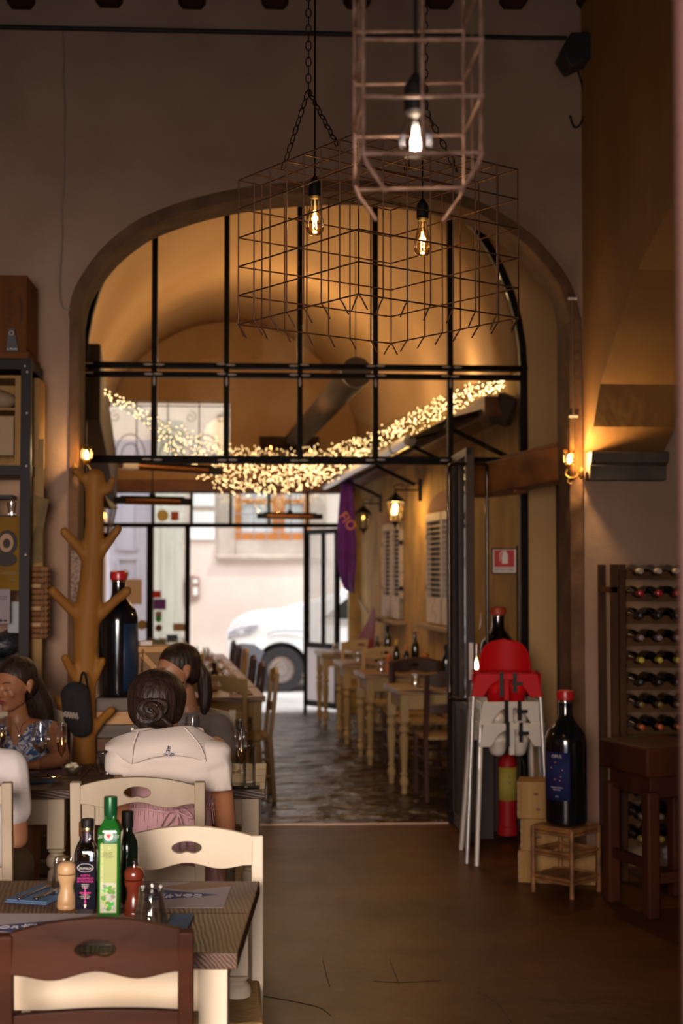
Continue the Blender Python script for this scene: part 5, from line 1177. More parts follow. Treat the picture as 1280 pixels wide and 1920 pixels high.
# X-braced pine box
xa = at(258, 1292, 7.2); xb = at(338, 1292, 7.2); zt2 = at(290, 1213, 7.2).z; xc = (xa.x + xb.x) / 2; W_ = xb.x - xa.x
cr = thing('pine_crate', 'pine crate with a cross brace beside the giant dark bottle', 'crate', (xc, 7.25, SBZ)); H_ = zt2 - SBZ
MB().bx(-W_ / 2, W_ / 2, -.09, .10, 0, H_).build('crate_body', mat('dim pine', (.20, .10, .03), .7, col2=(.12, .06, .02), scale=5, stretch=(.3, 1, 3)), cr)
MB().bx(-W_ / 2 - .01, W_ / 2 + .01, -.105, .10, H_ - .025, H_ + .005).bx(-W_ / 2 - .01, W_ / 2 + .01, -.105, -.09, 0, .025).bar((-W_ / 2 + .02, -.10, H_ - .03), (W_ / 2 - .02, -.10, .03), .03, .012, up=(0, 1, 0)).bar((W_ / 2 - .02, -.108, H_ - .03), (-W_ / 2 + .02, -.108, .03), .03, .012, up=(0, 1, 0)).build('cross_brace', mat('honey pine', (.45, .22, .05), .6, col2=(.33, .15, .03), scale=6, stretch=(.4, 1, 2)), cr, bevel=.002, smooth=False)
cn = MB(); chain(cn, (-W_ / 2 + .03, -.115, H_ - .01), (-W_ / 2 + .02, -.12, .06), .02, .0015, .005); cn.build('thin_chain', chrome, cr)
q = at(268, 1207, 7.3); tag(MB().bx(-.04, .05, -.03, .05, 0, .022).build('paper_stack', paper, loc=(q.x, 7.25, zt2 + .006)), 'small white paper pad on the pine crate', 'paper')
# bottle behind the glass by the red chair
q = at(938, 1140, 8.95)
bsd = thing('stone_plinth', 'dark plinth behind the high chairs carrying a giant bottle', 'plinth', (q.x - .01, 8.98, 0)); MB().bx(-.12, .12, -.12, .12, 0, .70).build('plinth_block', mat('dark plinth', (.03, .018, .012), .7), bsd, bevel=.005)
bigbottle('giant wine bottle with orange seal behind the red high chair', (q.x - .01, 8.98, .70), .70, .115, cm=mat('dull orange seal', (.35, .04, .01), .5))
# extinguisher
q = at(944, 1532, 8.75); ex_ = thing('fire_extinguisher', 'red fire extinguisher with yellow label under the high chairs', 'fire extinguisher', (q.x, 8.62, 0))
MB().lathe([(.06, .0), (.062, .03), (.062, .05), (.056, .055), (.056, .43), (.045, .47), (.02, .49)], (0, 0, .03), 30).build('cylinder', mat('extinguisher red', (.25, .006, .006), .5, spec=.2), ex_)
g_ = arc_label(ex_, .057, -1.3, 1.3, .24, .44, mat('yellow label', (.30, .23, .03), .7)); text('6\nkg', .03, ink, g_, (0, -.0595, .37), name='lettering')
MB().lathe([(.018, .49), (.018, .53), (.008, .54)], (0, 0, .03), 14).bar((0, 0, .56), (.09, 0, .58), .02).tube(smoothpts([(.02, 0, .55), (.09, -.03, .48), (.09, -.04, .34), (.065, -.05, .26)], 5), .009, 8).build('valve_and_hose', black_p, ex_)
lx = at(893, 1240, 8.72); lm = thing('oil_lamp', 'small lit brass lamp glowing between the glass door and the red high chair', 'lamp', (lx.x, 8.72, .78))
MB().lathe([(.035, 0), (.038, .01), (.012, .02), (.010, .10), (.030, .14), (.034, .18), (.020, .215), (.018, .225)], (0, 0, 0), 20).build('lamp_base', brass, lm)
MB().lathe([(.020, .225), (.030, .27), (.024, .33), (.018, .40)], (0, 0, 0), 20, cap=False).build('lamp_glass', amber, lm)
MB().lathe([(.004, .235), (.012, .255), (.010, .28), (.002, .31)], (0, 0, 0), 12).build('flame', flame, lm)
light('oil_lamp_light', 'POINT', (lx.x, 8.72, .78 + .27), 4.0, AMB, .012)
tag(MB().bx(-.09, .09, -.09, .09, 0, .78).build('lamp_pedestal', mat('dark plinth', (.03, .018, .012), .7), loc=(lx.x, 8.72, 0), bevel=.005), 'dark narrow pedestal carrying the small lit brass lamp', 'pedestal')
# ---------------------------------------------------------------- stacked high chairs
wp = mat('white plastic', (.58, .52, .45), .32, coat=.2); rp_ = mat('red plastic', (.46, .004, .006), .5, spec=.12); sil = mat('silver tube legs', (.45, .42, .40), .35, .6)
def highchair(label, p, m, mleg, rz, back=True, legs=True, group=None, zt=.9, sw=1.0):
    """zt: height of the tray rim"""
    t = thing('high_chair', label, 'high chair', p, rz, group); hw = .165 * sw
    ap = MB(); n = 20
    arch_ = [(-hw + .045 + (2 * hw - .09) * k / n, -.13 + .095 * (1 - abs(2 * k / n - 1) ** 2.6)) for k in range(n + 1)]
    ol = [(-hw, 0), (hw, 0), (hw + .028, -.13)] + arch_[::-1] + [(-hw - .028, -.13)]
    ap.prism(ol, o=(0, -.17, zt), depth=(0, .012, 0)); ap.prism(ol, o=(0, .16, zt), depth=(0, .012, 0))
    for s in (-1, 1):
        q_ = [(s * hw, -.17, zt), (s * hw, .172, zt), (s * (hw + .028), .172, zt - .13), (s * (hw + .028), -.17, zt - .13)]
        ap.prism([(-.17, 0), (.172, 0), (.172, -.13), (.12, -.05), (-.12, -.05), (-.17, -.13)], o=(s * (hw + .01), 0, zt), u=(0, 1, 0), depth=(s * .008, 0, 0))
    ap.build('seat_rim', m, t, bevel=.006)
    # seat bucket with leg holes
    b = MB(); 
    for s in (-1, 1): b.hull([((s * .062, -.05, zt - .10), (.058, .09, .05)), ((s * .06, -.04, zt - .17), (.045, .07, .03)), ((s * .062, .05, zt - .04), (.06, .09, .03))], 12)
    organic('seat_bucket', b, m, t, .009, 5)
    MB().bx(-.016, .016, -.155, -.13, zt - .18, zt - .01).build('crotch_post', m, t, bevel=.005)
    if back:
        bk = MB()
        def bf(u, v):
            a = (2 * u - 1) * 1.2 * math.sqrt(max(0, 1 - v ** 2.6)); r_ = .150 * sw
            return V((math.sin(a) * r_, .16 - .10 * (1 - math.cos(a)) + .02 * v - .02, zt - .01 + .19 * v))
        bk.grid(bf, 24, 12); bk.build('backrest', m, t, solid=.009)
    st_ = MB().box((-.03, -.178, zt - .06), (.022, .004, .14)).box((.045, -.178, zt - .05), (.022, .004, .11)).box((.06, -.18, zt - .055), (.06, .006, .02))
    st_.build('harness_strap', black_p, t)
    if legs:
        for sx in (-1, 1):
            for sy in (-1, 1): MB().tube([(sx * (hw + .012), sy * .15, zt - .07), (sx * (hw + .055), sy * .23, 0)], .0125, 10).build('leg', mleg, t)
    return t
q = at(950, 1300, 8.1)
hx, hy = q.x, 8.1
highchair('white high chair at the bottom of the stack beside the giant bottle', (hx - .005, hy, 0), wp, wp, R(2), zt=.775, back=False)
highchair('middle white high chair of the stack', (hx - .01, hy + .01, 0), wp, sil, R(2), zt=.895, back=False, sw=.97)
highchair('red high chair on top of the stack', (hx - .002, hy + .03, 0), rp_, sil, R(-8), zt=1.05, back=True, sw=1.05)
# ---------------------------------------------------------------- pale wine crates
def wcrate(label, p, W, D, H, rz, group='pale wooden wine boxes stacked by the giant bottle'):
    t = thing('wine_crate', label, 'crate', p, rz, group)
    MB().bx(-W / 2, W / 2, -D / 2, D / 2, 0, H).build('box_body', palewood, t, bevel=.002, smooth=False)
    j = MB(); n = int(H / .018)
    for k in range(n):
        if k % 2: j.bx(-W / 2 - .0008, -W / 2 + .012, -D / 2 - .0008, -D / 2 + .012, H * k / n, H * (k + 1) / n)
    j.build('finger_joint', mat('joint end grain', (.24, .14, .06), .7), t, smooth=False); kn = MB()
    for k in range(3): kn.ball((rr.uniform(-.3, .3) * W, -D / 2 - .0003, rr.uniform(.2, .8) * H), (.013, .001, .008), 8)
    kn.build('knot', mat('wood knot', (.12, .05, .02), .7), t)
    return t
c1 = fl(1040, 1652); 
wcrate('bottom pale wooden wine box behind the rattan stool', (c1.x + .02, 7.36 + .13, 0), .40, .20, .165, R(-14)); wcrate('middle pale wooden wine box of the stack', (c1.x - .035, 7.50, .166), .26, .20, .165, R(-14)); wcrate('top pale wooden wine box of the stack', (c1.x - .045, 7.51, .332), .27, .20, .19, R(-14))
q = fl(1098, 1640); tag(MB().lathe([(.04, 0), (.042, .01), (.035, .11), (.025, .14), (.03, .15)], (q.x, q.y, 0), 20).build('plastic_jug', mat('cloudy plastic', (.35, .33, .30), .4)), 'cloudy plastic jug on the floor behind the rattan stool', 'jug')
# ---------------------------------------------------------------- wine rack with bottles
xr = at(1146, 1200, 7.42).x; zr = at(1160, 1058, 7.42).z; rk = thing('wine_rack', 'tall dark wooden wine rack against the plaster beside the chunky stool', 'wine rack', (xr, 7.42, 0))
rwood = mat('dark rack wood', (.075, .032, .012), .75, spec=.15, col2=(.04, .018, .009), scale=6, stretch=(1, 1, .3), bump=.15)
RW = .98; dz = at(1160, 1150, 7.42).z - at(1160, 1191.5, 7.42).z
pst = MB()
for x in (0, RW): 
    for y in (0, .26): MB().bx(x, x + .038, y, y + .03, 0, zr).build('rack_post', rwood, rk, bevel=.003)
MB().bx(.045, .080, .0, .03, 0, zr).build('rack_post', rwood, rk, bevel=.003)
rails = MB()
for z in (zr - .15,): rails.bx(.0, .038, 0, .28, z, z + .03)
rails.build('side_rail', rwood, rk)
ptx = at(1197, 1160, 7.40).x - xr; dxb = .099; NR = 13
capc = [mat('ivory capsule', (.40, .34, .28), .5), redwax, mat('black capsule', (.012, .01, .01), .4), mat('mauve capsule', (.25, .17, .16), .4), mat('yellow capsule', (.50, .40, .05), .5), mat('black capsule', (0, 0, 0)), mat('bronze capsule', (.16, .10, .03), .4), mat('orange capsule', (.42, .10, .02), .4)]
slat_w = mat('rack slat wood', (.10, .048, .018), .75, spec=.15, col2=(.06, .027, .010), scale=8)
rows_w = ['top row', 'second row', 'third row', 'fourth row', 'fifth row', 'sixth row', 'seventh row', 'eighth row', 'ninth row', 'tenth row', 'eleventh row', 'twelfth row', 'thirteenth row']
colr = ['ivory capped', 'red capped', 'black capped', 'mauve capped', 'yellow capped', 'black capped', 'bronze capped', 'orange capped']
bsrc = {}
for r_i in range(NR):
    zc = zr - .028 - dz * r_i
    if zc < .15: break
    pr_ = [(.082, zc - .052), (.082, zc - .012)]
    nb = 8; x = ptx - dxb / 2 + 0
    for k in range(9):
        xx = ptx + dxb * k
        pr_ += [(xx - .034, zc - .010), (xx - .018, zc - .030), (xx, zc - .036), (xx + .018, zc - .030), (xx + .034, zc - .010)]
    pr_ = [p_ for p_ in pr_ if p_[0] < RW] + [(RW, zc - .012), (RW, zc - .052)]
    for y in (0.0, .20): MB().prism(pr_, o=(0, y, 0), depth=(0, .02, 0))  .build('bottle_rail', slat_w, rk, smooth=False)
    for k in range(4):
        ci = r_i % 8; loc = (xr + ptx + dxb * k + .004, 7.42 - .055, zc - .008); lab = '%s bottle in the rack\'s %s, %s from the side post' % (colr[ci], rows_w[r_i], ('first', 'second', 'third', 'fourth')[k]); grp = 'bottles in the %s of the wine rack' % rows_w[r_i]
        if ci not in bsrc:
            t = thing('wine_bottle', lab, 'bottle', loc, 0, grp); ro = Matrix.Rotation(-PI / 2, 3, 'X')
            MB().lathe([(.013, .03), (.0135, .085), (.018, .11), (.034, .145), (.037, .17), (.037, .30), (.032, .305)], (0, 0, 0), 20, rot=ro).build('bottle_glass', blackglass, t)
            MB().lathe([(.012, -.004), (.0150, -.002), (.0155, .03), (.0145, .055)], (0, 0, 0), 18, rot=ro).build('capsule', capc[ci], t)
            bsrc[ci] = t
        else: copy_tree(bsrc[ci], loc, 0, lab, grp)
# chunky stool
n1 = fl(1221, 1722); n2 = fl(1147, 1690); d_ = V((n2.x - n1.x, n2.y - n1.y, 0)); Ls = d_.length; d_.normalize(); e2 = V((d_.y, -d_.x, 0))
cs_ = thing('chunky_stool', 'chunky reddish square high stool in front of the wine rack', 'stool', (n1.x, n1.y, 0)); ST = .80; aa = math.atan2(e2.y, e2.x); cs_.rotation_euler = (0, 0, aa)
# local x = e2 , local y = d_
for x in (0, Ls):
    for y in (0, Ls): MB().tube([(x, y, 0), (x, y, .56)], .040, 4, cap=True).build('leg', redwood, cs_, bevel=.008) if False else MB().box((x, y, .295), (.068, .068, .59)).build('leg', redwood, cs_, bevel=.012)
MB().bx(-.005, Ls + .005, -.005, Ls + .005, .56, .66).build('apron', redwood, cs_, bevel=.004)
MB().bx(-.045, Ls + .045, -.045, Ls + .045, .66, ST - .0).build('seat_block', redwood, cs_, bevel=.012)
MB().bx(0, Ls, -.015, .015, .16, .21).bx(-.015, .015, 0, Ls, .22, .27).build('stretcher', redwood, cs_, bevel=.004)
# small white rose and crumpled ribbon hanging in the lower rack
q = at(1262, 1600, 7.36); t = thing('white_ribbon_rosette', 'crumpled white ribbon rosette hanging low on the wine rack', 'ribbon', q); m = MB()
for k in range(9): a = 2 * PI * k / 9; m.ball((.04 * math.cos(a), -.01 * (k % 2), .04 * math.sin(a)), (.024, .012, .018), 8, rot=Matrix.Rotation(-a, 3, 'Y'))
organic('ribbon', m, mat('dull white ribbon', (.42, .36, .36), .8), t, .006, 2)
# ---------------------------------------------------------------- metal shelf with its things
ms = mat('black enamelled angle iron', (.012, .009, .009), .5, 0, spec=.15, col2=(.20, .16, .13), scale=10, lo=.76, hi=.79)
px_f = at(48, 900, 7.30); zt0 = at(40, 672, 7.30).z; sh = thing('metal_shelf', 'tall black angle iron shelf beside the arch', 'shelf', (px_f.x, 7.30, 0)); SW, SD = -1.35, .40
for x in (0, SW):
    for y in (0, SD):
        MB().bx(x - .028, x + .024, y - .004, y + .001, 0, zt0).bx(x + .020, x + .024, y, y + (.045 if y == 0 else -.045), 0, zt0).build('angle_post', ms, sh, bevel=.001, smooth=False)
for z in (zt0 - .004, at(20, 872, 7.30).z, at(20, 1240, 7.3).z, .35):
    MB().bx(SW, .018, -.001, SD - .006, z - .05, z - .046).bx(SW, .0195, -.007, -.002, z - .052, z - .002).bx(SW, .022, SD - .004, SD, z - .05, z).bx(.018, .022, 0, SD, z - .05, z).build('shelf_plate', ms, sh, smooth=False)
bl_ = MB()
for z in (.04, .07, .28, .55, 1.0): bl_.ball((-.008 + .012 * (z > .06), -.006, zt0 - z), (.006, .003, .006), 8)
bl_.build('bolt', mat('chipped white spot', (.45, .38, .33), .5), sh)
zsh = at(20, 872, 7.30).z
# board and wine box on top
z = zt0; bd = MB().bx(SW + .1, at(53, 660, 7.3).x - px_f.x, 0, SD, 0, .035)
tag(bd.build('wooden_board', mat('orange board', (.13, .042, .009), .7, spec=.15, col2=(.09, .03, .006), scale=5, stretch=(.3, 1, 2)), loc=(px_f.x, 7.31, z + .001), bevel=.002, smooth=False), 'orange wooden board lying on top of the metal shelf', 'board')
z += .037; wb = thing('wine_box', 'upright orange wooden wine box with burnt lettering on top of the metal shelf', 'crate', (at(50, 600, 7.33).x, 7.33, z)); WH = at(30, 516, 7.33).z - z
MB().bx(-.36, 0, 0, .36, 0, WH).build('box_body', mat('orange wine box wood', (.125, .042, .008), .75, spec=.15, col2=(.09, .028, .005), scale=4, stretch=(3, 1, .2), lo=.3, hi=.7), wb, bevel=.003, smooth=False)
burnt = mat('burnt lettering', (.035, .012, .006), .8)
text('B U O N A', .036, burnt, wb, (-.085, -.001, WH * .60), rot=(PI / 2, R(90), 0)); text('vini  toscani', .018, burnt, wb, (-.115, -.001, WH * .58), rot=(PI / 2, R(90), 0), name='small_lettering')
text('ANNATA', .014, burnt, wb, (-.062, -.001, WH * .55), rot=(PI / 2, R(90), 0), name='small_lettering')
MB().prism([(-.040, WH * .75), (-.028, WH * .70), (-.022, WH * .58), (-.025, WH * .42), (-.036, WH * .36), (-.032, WH * .48), (-.034, WH * .62)], o=(0, -.002, 0), depth=(0, .002, 0)).build('bottle_mark', burnt, wb, smooth=False)
dc = thing('display_card', 'small black wedge shaped card with a round mark before the wine box', 'card', (at(18, 655, 7.24).x, 7.30, z)); m = MB().prism([(-.028, 0), (.034, 0), (.012, .115), (-.016, .115)], o=(0, -.0, 0), depth=(0, .02, 0)); m.build('card_body', mat('dark card', (.02, .018, .025), .5), dc, smooth=False)
MB().lathe([(.013, 0), (.009, .001)], (-.002, -.001, .092), 20, cap=False, rot=Matrix.Rotation(PI / 2, 3, 'X')).build('ring_print', mat('tan print', (.45, .33, .2), .6), dc, solid=.001); text('IL PRIMO', .013, white_lab, dc, (.004, -.001, .010))
# open pine boxes standing in the shelf
px0 = at(28, 790, 7.33).x; H_ = at(30, 703, 7.33).z - zsh
bx_ = thing('open_wine_box', 'open pale pine box standing in the metal shelf with a bottle and prints', 'crate', (px0, 7.34, zsh + .001)); H_ -= .002
MB().bx(-.55, -.535, 0, .32, 0, H_).bx(-.002, .040, 0, .32, 0, H_).bx(-.55, .0, .305, .32, 0, H_).bx(-.55, 0, 0, .32, 0, .015).bx(-.55, 0, 0, .32, H_ - .015, H_).bx(-.535, 0, .03, .30, H_ * .62, H_ * .62 + .012).build('box_body', palewood, bx_, smooth=False, bevel=.002)
MB().bx(.075, .105, .1, .32, -.0, H_).build('side_board', palewood, bx_, smooth=False)
q = at(10, 862, 7.45); tag(MB().bx(-.09, .03, 0, .012, 0, .20).build('framed_card', mat('cream printed card', (.32, .21, .12), .8, col2=(.2, .1, .05), scale=18, lo=.6, hi=.7), loc=(at(14, 850, 7.42).x, 7.42, zsh + .060)), 'cream printed card standing inside the open wine box', 'card')
t = thing('straw_hat', 'pale cloth bundle on the upper tier of the open wine box', 'cloth', (at(-4, 740, 7.45).x, 7.50, zsh + H_ * .62 + .013 + .052)); organic('cloth_fold', MB().hull([((0, 0, 0), (.09, .07, .05)), ((-.1, 0, .02), (.1, .08, .06))], 12), mat('pale cloth', (.26, .17, .10), .9), t, .01, 3); t.name = 'cloth_bundle'
# poster pictures and papers on the lower shelf side
yp = mat('mustard poster', (.19, .10, .012), .85, spec=.15, col2=(.14, .07, .009), scale=6)
q = at(18, 1038, 7.36); t = thing('poster', 'mustard yellow poster with a dark oval portrait on the metal shelf', 'poster', q); hh = (at(18, 968, 7.36).z - at(18, 1106, 7.36).z) / 2
MB().bx(-.16, .052, 0, .006, -hh, hh).build('poster_sheet', yp, t, smooth=False)
MB().ball((-.012, -.002, .055), (.052, .003, .065), 20).ball((-.02, -.002, -.03), (.06, .003, .035), 16).build('dark_oval', mat('dark poster ink', (.03, .02, .015), .8), t)
MB().ball((-.016, -.005, .055), (.036, .003, .048), 18).build('pale_oval', mat('poster tan', (.33, .20, .12), .8), t); MB().ball((-.014, -.008, .052), (.019, .003, .025), 16).build('inner_oval', mat('dark poster ink', (.03, .02, .015), .8), t)
MB().ball((.0, -.002, -.10), (.05, .003, .010), 10).ball((.02, -.002, -.135), (.02, .003, .006), 10).build('brush_stroke', mat('olive stroke', (.14, .09, .02), .8), t)
q = at(2, 1136, 7.35); t = thing('printed_sheet', 'white printed sheet with small black icons below the mustard poster', 'paper', q); MB().bx(-.10, .045, 0, .004, -.09, .085).build('sheet', mat('lilac white paper', (.22, .18, .19), .85), t, smooth=False)
text('LISTINO VINI\nDELLA CASA', .012, burnt, t, (-.005, -.001, .04)); MB().ball((.0, -.001, -.075), (.008, .002, .008), 12).box((.022, -.001, -.075), (.018, .002, .010)).build('icon_print', burnt, t)
q = at(10, 948, 7.5); ZG = at(10, 966, 7.45).z
t = thing('small_shelf_box', 'small dark tray with clear glasses above the mustard poster', 'tray', (at(14, 930, 7.5).x, 7.5, ZG - .0)); MB().bx(-.12, .04, -.05, .1, -.02, 0).bx(-.12, .035, -.05, .1, .085, .105).bx(-.07, -.055, -.05, .1, 0, .085).build('tray_body', black_p, t)
tumbler('clear glass in the dark tray on the metal shelf', (at(22, 950, 7.5).x, 7.5, ZG + .0005), .02, .024, .07)
t = thing('dark_wire_bundle', 'glossy black bundle on the metal shelf behind the woman with dark hair', 'bag', (at(10, 1225, 7.45).x, 7.50, at(20, 1240, 7.3).z)); organic('bundle', MB().hull([((-.08, 0, .05), (.1, .1, .05)), ((.02, 0, .09), (.05, .09, .07))], 10), mat('glossy black bag', (.01, .01, .012), .2, bump=.8, col2=(.03, .03, .035), scale=30), t, .01, 2); t.name = 'black_bag'
q = at(26, 1150, 7.44); tag(MB().bx(-.03, .03, 0, .02, -.10, .06).build('grey_frame', mat('cool grey frame', (.13, .14, .14), .4), loc=q), 'cool grey frame leaning in the metal shelf', 'frame')
# cork holder and bark on the shelf side
qa = at(57, 1062, 7.42); qb = at(94, 1198, 7.42); t = thing('cork_box', 'tall column of stacked wine corks fixed to the shelf side', 'cork holder', (qa.x, 7.42, qb.z)); Hk = qa.z - qb.z; Wk = qb.x - qa.x
corkm = mat('cork', (.20, .085, .020), .85, col2=(.13, .05, .012), scale=20, bump=.4); corkl = mat('pale cork', (.42, .26, .12), .85, col2=(.3, .17, .07), scale=20, bump=.4)
MB().bx(.0, Wk - .02, .03, .12, 0, Hk).build('holder_board', mat('dark cork backing', (.10, .04, .012), .8), t)
n = 13; 
for k in range(n):
    zc = Hk * (k + .5) / n; MB().tube([(.002, .012, zc), (Wk * .52, .012, zc + random.uniform(-.002, .002))], .0128, 12).build('cork', corkl if k in (2, 5, 9) else corkm, t)
    for j in range(2): MB().tube([(Wk * .60 + .018 * j, -.008 + random.uniform(0, .004), zc + random.uniform(-.003, .003)), (Wk * .60 + .018 * j + .008, .04, zc)], .0115, 10).build('cork', corkm, t)
q = at(72, 985, 7.44); t = thing('bark_strip', 'olive brown crumpled paper and bark tied to the shelf post', 'paper', q)
m = MB(); m.prism([(-.02, .155), (.052, .135), (.034, .03), (.022, -.03), (.020, -.19), (-.028, -.20), (-.034, -.06), (-.012, .0)], o=(0, 0, 0), depth=(0, .012, 0)); m.build('bark_sheet', mat('olive brown paper', (.16, .10, .03), .8, col2=(.09, .05, .015), scale=12, bump=.5), t, smooth=False)
MB().bx(-.044, -.030, .0, .02, -.85, .45).bx(-.03, .022, .012, .02, -.85, .45).build('wood_strip', mat('mustard wood strip', (.24, .13, .03), .7), t, smooth=False)
# ---------------------------------------------------------------- people
def skinmat(name, c, c2): return mat(name, c, .45, col2=c2, scale=9, lo=.3, hi=.7, spec=.4)
hairm = mat('dark brown hair', (.012, .006, .004), .48, col2=(.035, .016, .010), scale=60, stretch=(1, 1, .10), bump=.8, bdist=.01, lo=.35, hi=.7, spec=.35)
def add_t(m, sub, M_):
    me = bpy.data.meshes.new('t'); sub.bm.transform(M_); sub.bm.to_mesh(me); sub.bm.free(); m.bm.from_mesh(me); bpy.data.meshes.remove(me)
def headM(c, yaw, tilt=0, roll=0): return Matrix.Translation(V(c)) @ Matrix.Rotation(yaw, 4, 'Z') @ Matrix.Rotation(roll, 4, 'Y') @ Matrix.Rotation(tilt, 4, 'X')
def head_into(m, M_):   # face looks to local -y
    h = MB()
    h.hull([((0, .020, .035), (.074, .090, .078)), ((0, -.012, .01), (.066, .078, .072))], 14)          # skull
    h.hull([((0, -.028, -.01), (.060, .060, .045)), ((0, -.048, -.085), (.028, .026, .018)), ((.030, -.010, -.062), (.022, .030, .02)), ((-.030, -.010, -.062), (.022, .030, .02))], 10)   # jaw
    h.ball((0, -.070, -.088), (.018, .014, .013), 10)                                                    # chin
    h.hull([((-.026, -.080, .022), (.016, .010, .007)), ((.026, -.080, .022), (.016, .010, .007))], 8)   # brow
    h.hull([((0, -.086, .012), (.007, .008, .008)), ((0, -.106, -.024), (.011, .010, .009))], 8); h.ball((-.012, -.092, -.028), (.008, .009, .007), 8); h.ball((.012, -.092, -.028), (.008, .009, .007), 8)   # nose
    for s in (-1, 1):
        h.ball((s * .036, -.068, -.022), (.020, .016, .018), 10)                                         # cheek
        h.ball((s * .029, -.077, .003), (.014, .009, .009), 10)                                          # eyelid
        h.hull([((s * .079, .012, .010), (.009, .018, .020)), ((s * .076, .004, -.024), (.007, .010, .011))], 8)   # ear
    h.ball((0, -.088, -.050), (.020, .008, .006), 10); h.ball((0, -.086, -.060), (.018, .008, .006), 10)  # lips
    add_t(m, h, M_)
def face_parts(t, M_, lip, closed=True, pre=''):
    def pt(x, y, z): return M_ @ V((x, y, z))
    e = MB()
    for s in (-1, 1): e.tube(smoothpts([pt(s * .015, -.0845, .000), pt(s * .024, -.0885, -.004), pt(s * .034, -.086, -.004), pt(s * .043, -.078, .001)], 5), .0014, 5)
    e.build('eyelash', mat('dark lashes', (.008, .005, .004), .6), t)
    e = MB()
    for s in (-1, 1): e.tube(smoothpts([pt(s * .012, -.0885, .024), pt(s * .028, -.0900, .030), pt(s * .046, -.076, .026)], 5), [.0022] * 10 + [.001], 5)
    e.build('eyebrow', mat('dark brows', (.015, .008, .006), .7), t)
    l = MB(); add_t(l, MB().ball((0, -.0915, -.050), (.019, .0068, .0048), 12).ball((0, -.090, -.0585), (.017, .0068, .0055), 12), M_); l.build('lips', mat('lips ' + pre, lip, .4), t)
def scalp_into(m, M_):
    h = MB(); h.hull([((0, .024, .038), (.082, .097, .084)), ((0, .034, -.01), (.078, .082, .066))], 18); add_t(m, h, M_)
def hairline(M_):
    n = (M_.to_3x3() @ V((0, -.74, -.67))).normalized(); return [(M_ @ V((0, -.070, .070)), n)]
def hand_into(m, w, d, n, s):
    """w wrist, d pointing direction, n back-of-hand normal, s thumb side vector"""
    w = V(w); d = V(d).normalized(); n = V(n).normalized(); s = V(s).normalized()
    m.hull([(w, .021), (w + d * .045 + s * .018, .015), (w + d * .045 - s * .018, .014), (w + d * .080 + s * .022, .011), (w + d * .076 - s * .024, .010)], 8)
    for k, L in enumerate((.066, .076, .070, .054)):
        o = w + d * (.078) + s * (.025 - .0165 * k); j1 = o + d * L * .45 - n * .004; j2 = j1 + d * L * .32 - n * .012; j3 = j2 + d * L * .2 - n * .016
        m.chain([(o, .0095), (j1, .0085), (j2, .0078), (j3, .0065)])
    o = w + d * .022 + s * .022; m.chain([(o, .012), (o + d * .03 + s * .026 - n * .006, .010), (o + d * .058 + s * .032 - n * .012, .008)])
def body_into(m, J, w=1.0):
    m.hull([(J['pelvis'], (.150 * w, .115 * w, .10)), (J['waist'], (.118 * w, .088 * w, .07))], 12)
    m.hull([(J['waist'], (.118 * w, .088 * w, .07)), (J['chest'], (.135 * w, .098 * w, .09))], 12)
    m.hull([(J['chest'], (.135 * w, .095 * w, .09)), (J['shL'], .046), (J['shR'], .046), (V(J['neck']) - V((0, 0, .05)), (.075, .055, .04))], 12)
    m.chain([(V(J['neck']) - V((0, 0, .05)), .056), (J['neck'], .047), (J['head0'], .045)])
    for s in 'LR':
        m.chain([(J['sh' + s], .050 * w), (V(J['sh' + s]).lerp(V(J['el' + s]), .4), .047 * w), (J['el' + s], .036 * w), (V(J['el' + s]).lerp(V(J['wr' + s]), .3), .037 * w), (J['wr' + s], .024)])
        if 'hip' + s in J: m.chain([(J['hip' + s], .092 * w), (J['kn' + s], .058), (V(J['kn' + s]).lerp(V(J['an' + s]), .3), .055), (J['an' + s], .034)]); m.hull([(J['an' + s], .034), (V(J['an' + s]) + V((0, J['fwd'] * .15, -.045)), (.034, .05, .02))], 8)
def seat_legs(J, f, cx=0):
    J['fwd'] = f; p = V(J['pelvis'])
    for s, k in (('L', -1), ('R', 1)): J['hip' + s] = p + V((k * .085, f * .03, -.03)); J['kn' + s] = p + V((k * .10, f * .42, -.02)); J['an' + s] = p + V((k * .10, f * .40, -.44)); J['an' + s].z = .065
brown = skinmat('warm brown skin', (.36, .155, .075), (.30, .12, .055)); tan = skinmat('olive tan skin', (.40, .19, .10), (.34, .15, .075))
# --- woman in pink dress and white sweater
Y0 = 4.93; o0 = at(320, 1650, Y0); A_ = thing('person', 'woman with a low dark bun and white sweater over her pink dress', 'person', (o0.x, Y0, 0)); A0 = V(A_.location)
def L_(px, py, y, o=None): return at(px, py, y) - (A0 if o is None else o)
J = {'pelvis': V((0, 0, .555)), 'waist': L_(322, 1520, 4.93), 'chest': L_(322, 1440, 4.93), 'neck': L_(312, 1372, 4.97), 'head0': L_(302, 1340, 5.0), 'shL': L_(240, 1412, 4.94), 'shR': L_(402, 1408, 4.94),
     'elL': L_(236, 1535, 4.99), 'elR': L_(424, 1548, 4.99), 'wrL': L_(262, 1482, 5.20), 'wrR': L_(392, 1482, 5.22)}
seat_legs(J, 1); m = MB(); body_into(m, J, 1.0); HM = headM(L_(297, 1318, 5.02), PI + R(12), R(-8)); head_into(m, HM)
hand_into(m, J['wrL'], (.3, 1, .05), (0, 0, 1), (1, 0, 0)); hand_into(m, J['wrR'], (-.3, 1, .05), (0, 0, 1), (-1, 0, 0))
organic('body', m, brown, A_, .0075, 5)
face_parts(A_, HM, (.25, .06, .05), pre='one')
